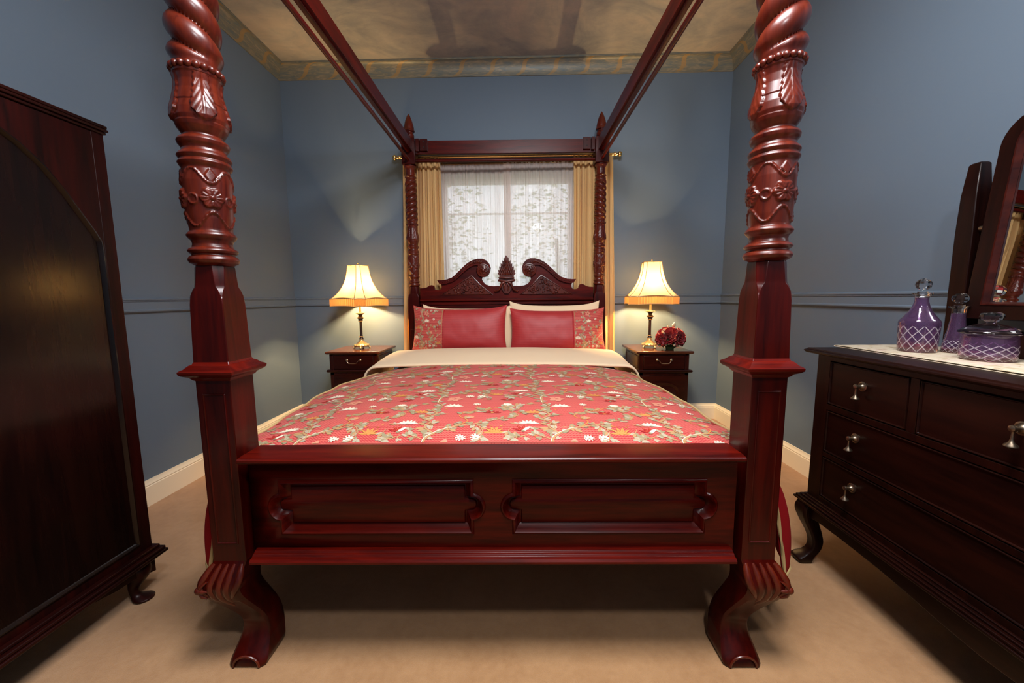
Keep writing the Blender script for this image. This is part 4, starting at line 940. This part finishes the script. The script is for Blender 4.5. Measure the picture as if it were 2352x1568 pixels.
# ------------------------------------------------------------------ dresser
DX = 1.300
D_ = empty('dresser', (1.55, .94, 0)); tag(D_, 'dark wooden chest of drawers with drop handles and a tilting mirror on top', 'dresser')
def ds(mb, nm, m, par=D_, **k): o = mb.build(nm, m, par, **k); o.matrix_parent_inverse = Matrix.Translation(-Vector(par.location)) if par is D_ else Matrix.Identity(4); return o
YN, YFAR = .285, 1.598
cb = MB().box(DX+.014, 1.80, YN, YFAR, .30, .897)
for y0, y1, z0, z1 in ((1.535, YFAR, .30, .897), (YN, .345, .30, .897), (.345, 1.535, .878, .897), (.345, 1.535, .683, .706), (.345, 1.535, .492, .512), (.345, 1.535, .30, .325), (1.189, 1.217, .706, .878), (.663, .691, .706, .878)):
    cb.box(DX, DX+.016, y0, y1, z0, z1)
ds(cb, 'carcass', 'dress_z', bevel=.0012)
for k in range(2):
    y = (YFAR-.018) if k else YN+.018
def knob():
    R_ = Matrix.Rotation(-PI/2, 4, 'Y')
    mb = MB().lathe([(.017, 0), (.0175, .003), (.013, .005), (.012, .004), (.009, .006), (.006, .012), (.0055, .018), (.0085, .023), (.0075, .029), (.001, .032)], (0, 0, 0), 20, M_=R_)
    mb.lathe([(.001, .0), (.0035, -.002), (.0028, -.008), (.0032, -.020), (.0050, -.028), (.0125, -.036), (.0130, -.039), (.006, -.043), (.001, -.047)], (-.024, 0, -.006), 18)
    return mb
kp = None
for (y0, y1, z0, z1, ks) in ((1.217, 1.535, .706, .878, (1.385,)), (.691, 1.189, .706, .878, (.94,)), (.345, .663, .706, .878, (.495,)), (.345, 1.535, .512, .683, (1.395, .485)), (.345, 1.535, .325, .492, (1.390, .485))):
    mb = MB().box(DX+.0035, DX+.018, y0+.004, y1-.004, z0+.004, z1-.004)
    mb.ringpanel([(y0+.003, z0+.003), (y1-.003, z0+.003), (y1-.003, z1-.003), (y0+.003, z1-.003)], [(0, .004), (.0015, -.0015), (.004, -.0015), (.006, .003)], lambda a, b_, d: (DX+d, a, b_), fill=False)
    dd = ds(mb, 'drawer', 'dress_y', bevel=.0008)
    for ky_ in ks:
        o = knob().build('drop_handle', 'pewter', dd, ang=50, loc=(DX+.0035, ky_, z0+.104))
tp = MB(); L = []
for i, z in ((.016, .8965), (.006, .900), (.000, .906), (.002, .911), (.008, .913), (.010, .918)):
    L.append([(1.272+i, .245+i, z), (1.835, .245+i, z), (1.835, 1.645-i, z), (1.272+i, 1.645-i, z)])
ds(tp.loops(L), 'tabletop', 'dress_y', bevel=.0008, ang=25)
bs = MB()
for z0, z1, p in ((.272, .281, .034), (.2815, .290, .028), (.2905, .297, .018), (.2975, .303, .008)): bs.box(DX-p, 1.81, YN-p, YFAR+p, z0, z1)
ds(bs, 'base_moulding', 'dress_y', bevel=.002)
ap = [(1.60, .274), (1.60, .20), (1.560, .212), (1.52, .219), (1.40, .220), (1.25, .216), (1.15, .208), (1.05, .196), (.94, .190), (.83, .196), (.73, .208), (.63, .216), (.48, .220), (.36, .219), (.32, .212), (.283, .20), (.283, .274)]
ds(MB().prism(ap, lambda a, b_, d: (d, a, b_), DX-.012, DX+.012), 'apron', 'dress_y', bevel=.003)
def dress_leg(cx, cy, sx, sy, h=.274):
    st = [(.010, h, .030), (.020, h*.90, .034), (.020, h*.80, .033), (.010, h*.66, .028), (-.008, h*.50, .024), (-.018, h*.36, .022), (-.014, h*.24, .0215), (.002, h*.15, .024), (.020, h*.10, .030), (.026, h*.06, .032), (.022, 0, .026)]
    P = catmull(st, 4); L = []
    for o, z, r in P:
        q = r; ch = r*.25; x, y = cx+sx*o, cy+sy*o*.45
        L.append([(x+a, y+b_, max(0, z)) for a, b_ in ((q, -q+ch), (q, q-ch), (q-ch, q), (-q+ch, q), (-q, q-ch), (-q, -q+ch), (-q+ch, -q), (q-ch, -q))])
    return MB().loops(L)
for x, y, sx, sy in ((DX+.022, 1.590, -1, .5), (DX+.022, .305, -1, -.5), (1.775, 1.585, .5, .5), (1.775, .305, .5, -.5)):
    ds(dress_leg(x, y, sx, sy), 'leg', 'dress_z', bevel=.002)
# mirror
MX = 1.700
for y, s_ in ((1.468, 1), (.412, -1)):
    pst = [(.030, .918, .034), (.030, 1.35, .034), (.028, 1.48, .030), (.018, 1.585, .024), (.012, 1.592, .018)]
    L = [[(MX+.01+a*hx, y+s_*(.004)+b_*hy_, z) for a, b_ in ((-1, -1), (1, -1), (1, 1), (-1, 1))] for hx, z, hy_ in [(q[0], q[1], q[2]*.85) for q in pst]]
    ds(MB().loops(L), 'mirror_post', 'dress_z', bevel=.003)
ds(MB().box(MX-.02, MX+.05, .44, 1.44, .9185, 1.000), 'mirror_plinth', 'dress_y', bevel=.004)
def mir(y0, y1, z0, z1, e):
    P = [(y0, z0), (y1, z0), (y1, z1-e)]+[(y1-.10+.10*cos(t*PI/16), z1-e+.10*sin(t*PI/16)) for t in range(1, 6)]
    n_ = 14; ya = P[-1][0]; za = P[-1][1]; c = (y0+y1)/2
    for t in range(1, n_): q = t/n_; y = ya+(2*c-2*ya)*q; P.append((y, za+.07*sin(q*PI)**.9))
    P += [(2*c-a, b_) for a, b_ in P[3:8][::-1]]+[(y0, z1-e)]
    return P
fo = mir(.462, 1.418, 1.045, 1.690, .07); fi = inset(fo, .048)
TL = math.radians(5.5)
def fm(a, b_, d): z = b_-1.35; return (MX-.004-d*cos(TL)+z*sin(TL)+.010, a, 1.35+z*cos(TL)+d*sin(TL))
fr = MB()
for d0, d1 in ((0, 0),): fr.holed(fo, [fi], fm, .024); fr.holed(fo, [fi], fm, 0)
k = len(fo); fr.add([fm(a, b_, 0) for a, b_ in fo]+[fm(a, b_, .024) for a, b_ in fo], [(i, (i+1) % k, k+(i+1) % k, k+i) for i in range(k)])
fr.add([fm(a, b_, 0) for a, b_ in fi]+[fm(a, b_, .024) for a, b_ in fi], [(i, (i+1) % k, k+(i+1) % k, k+i) for i in range(k)])
frm = ds(fr, 'mirror_frame', 'dress_z', bevel=.003)
MB().prism(fi, fm, .004, .009).build('mirror_glass', 'mirror', frm, smooth=False)
MB().ringpanel(fi, [(-.003, .024), (-.001, .027), (.003, .026), (.006, .020), (.010, .012), (.011, .0095)], fm, fill=False).build('gilt_slip', 'ward_bead', frm, ang=40) if 'ward_bead' in M else MB().ringpanel(fi, [(-.003, .024), (-.001, .027), (.003, .026), (.006, .020), (.010, .012), (.011, .0095)], fm, fill=False).build('mirror_bead', 'night_x', frm, ang=40)
for y in (1.424, .456): MB().tube([(MX-.002, y-.012, 1.36), (MX-.002, y+.012, 1.36)], .008, 10).build('swivel_knob', 'old_brass', frm)

# ------------------------------------------------------------------ runner and glass
def runner():
    x0, x1 = 1.412, 1.765; mb = MB(); pr = []
    zb, zt = .9190, .9240
    pr += [(.42, zb), (1.0, zb), (1.655, zb)]+[(1.657+.0050*sin(t*PI/6), (zb+zt)/2-(zt-zb)/2*cos(t*PI/6)) for t in range(1, 6)]+[(1.655, zt), (1.4, zt), (1.0, zt), (.7, zt), (.42, zt)]
    def fn(u, v):
        y, z = pr[round(v*(len(pr)-1))]; top = z > (zb+zt)/2
        return (x0+(x1-x0)*u+(-.004 if not top and u == 0 else 0)+.001*sin(y*9), y, z+(.0012*noise.noise(Vector((u*4, y*6, 0))) if top else 0))
    return mb.grid(fn, 16, len(pr)-1)
rn = runner().build('table_runner', 'runner', None, ang=60); so = rn.modifiers.new('solid', 'SOLIDIFY'); so.thickness = .0014; so.offset = 0
tag(rn, 'pale patterned linen runner folded over on the dresser top', 'table runner')
ZR = .9256
def glass(mb, prof, band, seg=48, mi=0):
    def uvf(u, v): r, z = prof[round(v*(len(prof)-1))]; return (u*6*.9999, (z-band[0])/(band[1]-band[0]) if band else -1)
    # open seam so that the uv does not wrap
    def fn(u, v): r, z = prof[round(v*(len(prof)-1))]; a = u*TAU; return (r*cos(a), r*sin(a), z)
    mb.grid(fn, seg, len(prof)-1, False, mi, uvf); return mb
def densify(p, n_=3):
    out = []
    for (a, b_), (c, d) in zip(p, p[1:]): out += [(a+(c-a)*k/n_, b_+(d-b_)*k/n_) for k in range(n_)]
    return out+[p[-1]]
def facet_ball(r, z, flat=1):
    return [(max(.0008, r*sin(q*PI/6)), z-r*flat*cos(q*PI/6)) for q in range(7)]
outer_ = [(.001, 0), (.050, 0), (.0535, .006), (.0545, .05), (.0565, .105), (.054, .113), (.045, .125), (.032, .145), (.024, .163), (.0190, .182), (.0185, .196)]
inner_ = [(.0150, .196), (.0152, .182), (.020, .162), (.028, .145), (.041, .124), (.050, .110), (.0515, .10), (.0495, .05), (.048, .012), (.001, .010)]
dc = glass(MB(), densify(outer_)+densify(inner_), (.002, .095)).build('decanter', 'purple_glass', None, ang=40, loc=(1.547, 1.458, ZR))
tag(dc, 'broad shouldered purple cut glass decanter with round stopper, on the dresser runner', 'decanter')
MB().lathe([(.0150, .192), (.0190, .1945), (.021, .203), (.0285, .209), (.0285, .2125), (.018, .2135), (.0150, .2135)], seg=36).build('clear_collar', 'clear_glass', dc, ang=40)
MB().lathe([(.001, .190), (.0125, .192), (.0145, .218)], seg=24).build('stopper_plug', 'clear_glass', dc)
MB().lathe(facet_ball(.0235, .2425, .92), seg=9).build('stopper', 'clear_glass', dc, smooth=False)
o2 = [(.001, 0), (.032, 0), (.034, .005), (.034, .030), (.030, .045), (.027, .055), (.028, .060), (.024, .075), (.0195, .115), (.0185, .140)]
i2 = [(.0150, .140), (.0160, .115), (.0200, .075), (.0235, .05), (.029, .030), (.029, .010), (.001, .008)]
sb = glass(MB(), densify(o2)+densify(i2), (.002, .045)).build('scent_bottle', 'purple_glass', None, ang=40, loc=(1.642, 1.420, ZR))
tag(sb, 'slim purple glass scent bottle with faceted stopper, standing behind the lidded jar', 'bottle')
MB().lathe([(.0150, .138), (.0187, .141), (.0180, .155), (.0275, .161), (.0275, .165), (.0170, .166), (.0150, .166)], seg=36).build('clear_collar', 'clear_glass', sb, ang=40)
MB().lathe([(.001, .140), (.0125, .142), (.0140, .170)], seg=24).build('stopper_plug', 'clear_glass', sb)
MB().lathe(facet_ball(.0225, .1920, .85), seg=9).build('stopper', 'clear_glass', sb, smooth=False)
o3 = [(.001, 0), (.056, 0), (.062, .008), (.063, .030), (.062, .060), (.0605, .074), (.062, .080)]
i3 = [(.0570, .080), (.0570, .060), (.0580, .030), (.055, .012), (.001, .009)]
jr = glass(MB(), densify(o3)+densify(i3), (.001, .050)).build('lidded_jar', 'purple_glass', None, ang=40, loc=(1.566, 1.256, ZR))
tag(jr, 'squat purple cut glass jar with a domed clear lid, on the dresser runner', 'jar')
lid = MB().lathe([(.001, .0815), (.055, .0815), (.066, .0822), (.0705, .086), (.069, .091), (.058, .100), (.038, .109), (.020, .114), (.011, .117), (.010, .121), (.001, .122)], seg=40).build('lid', 'clear_glass_tint', jr, ang=40)
MB().lathe([(.001, .1205), (.012, .121), (.022, .127), (.027, .136), (.025, .146), (.014, .151), (.001, .1515)], seg=12).build('lid_knob', 'clear_glass', lid, smooth=False)
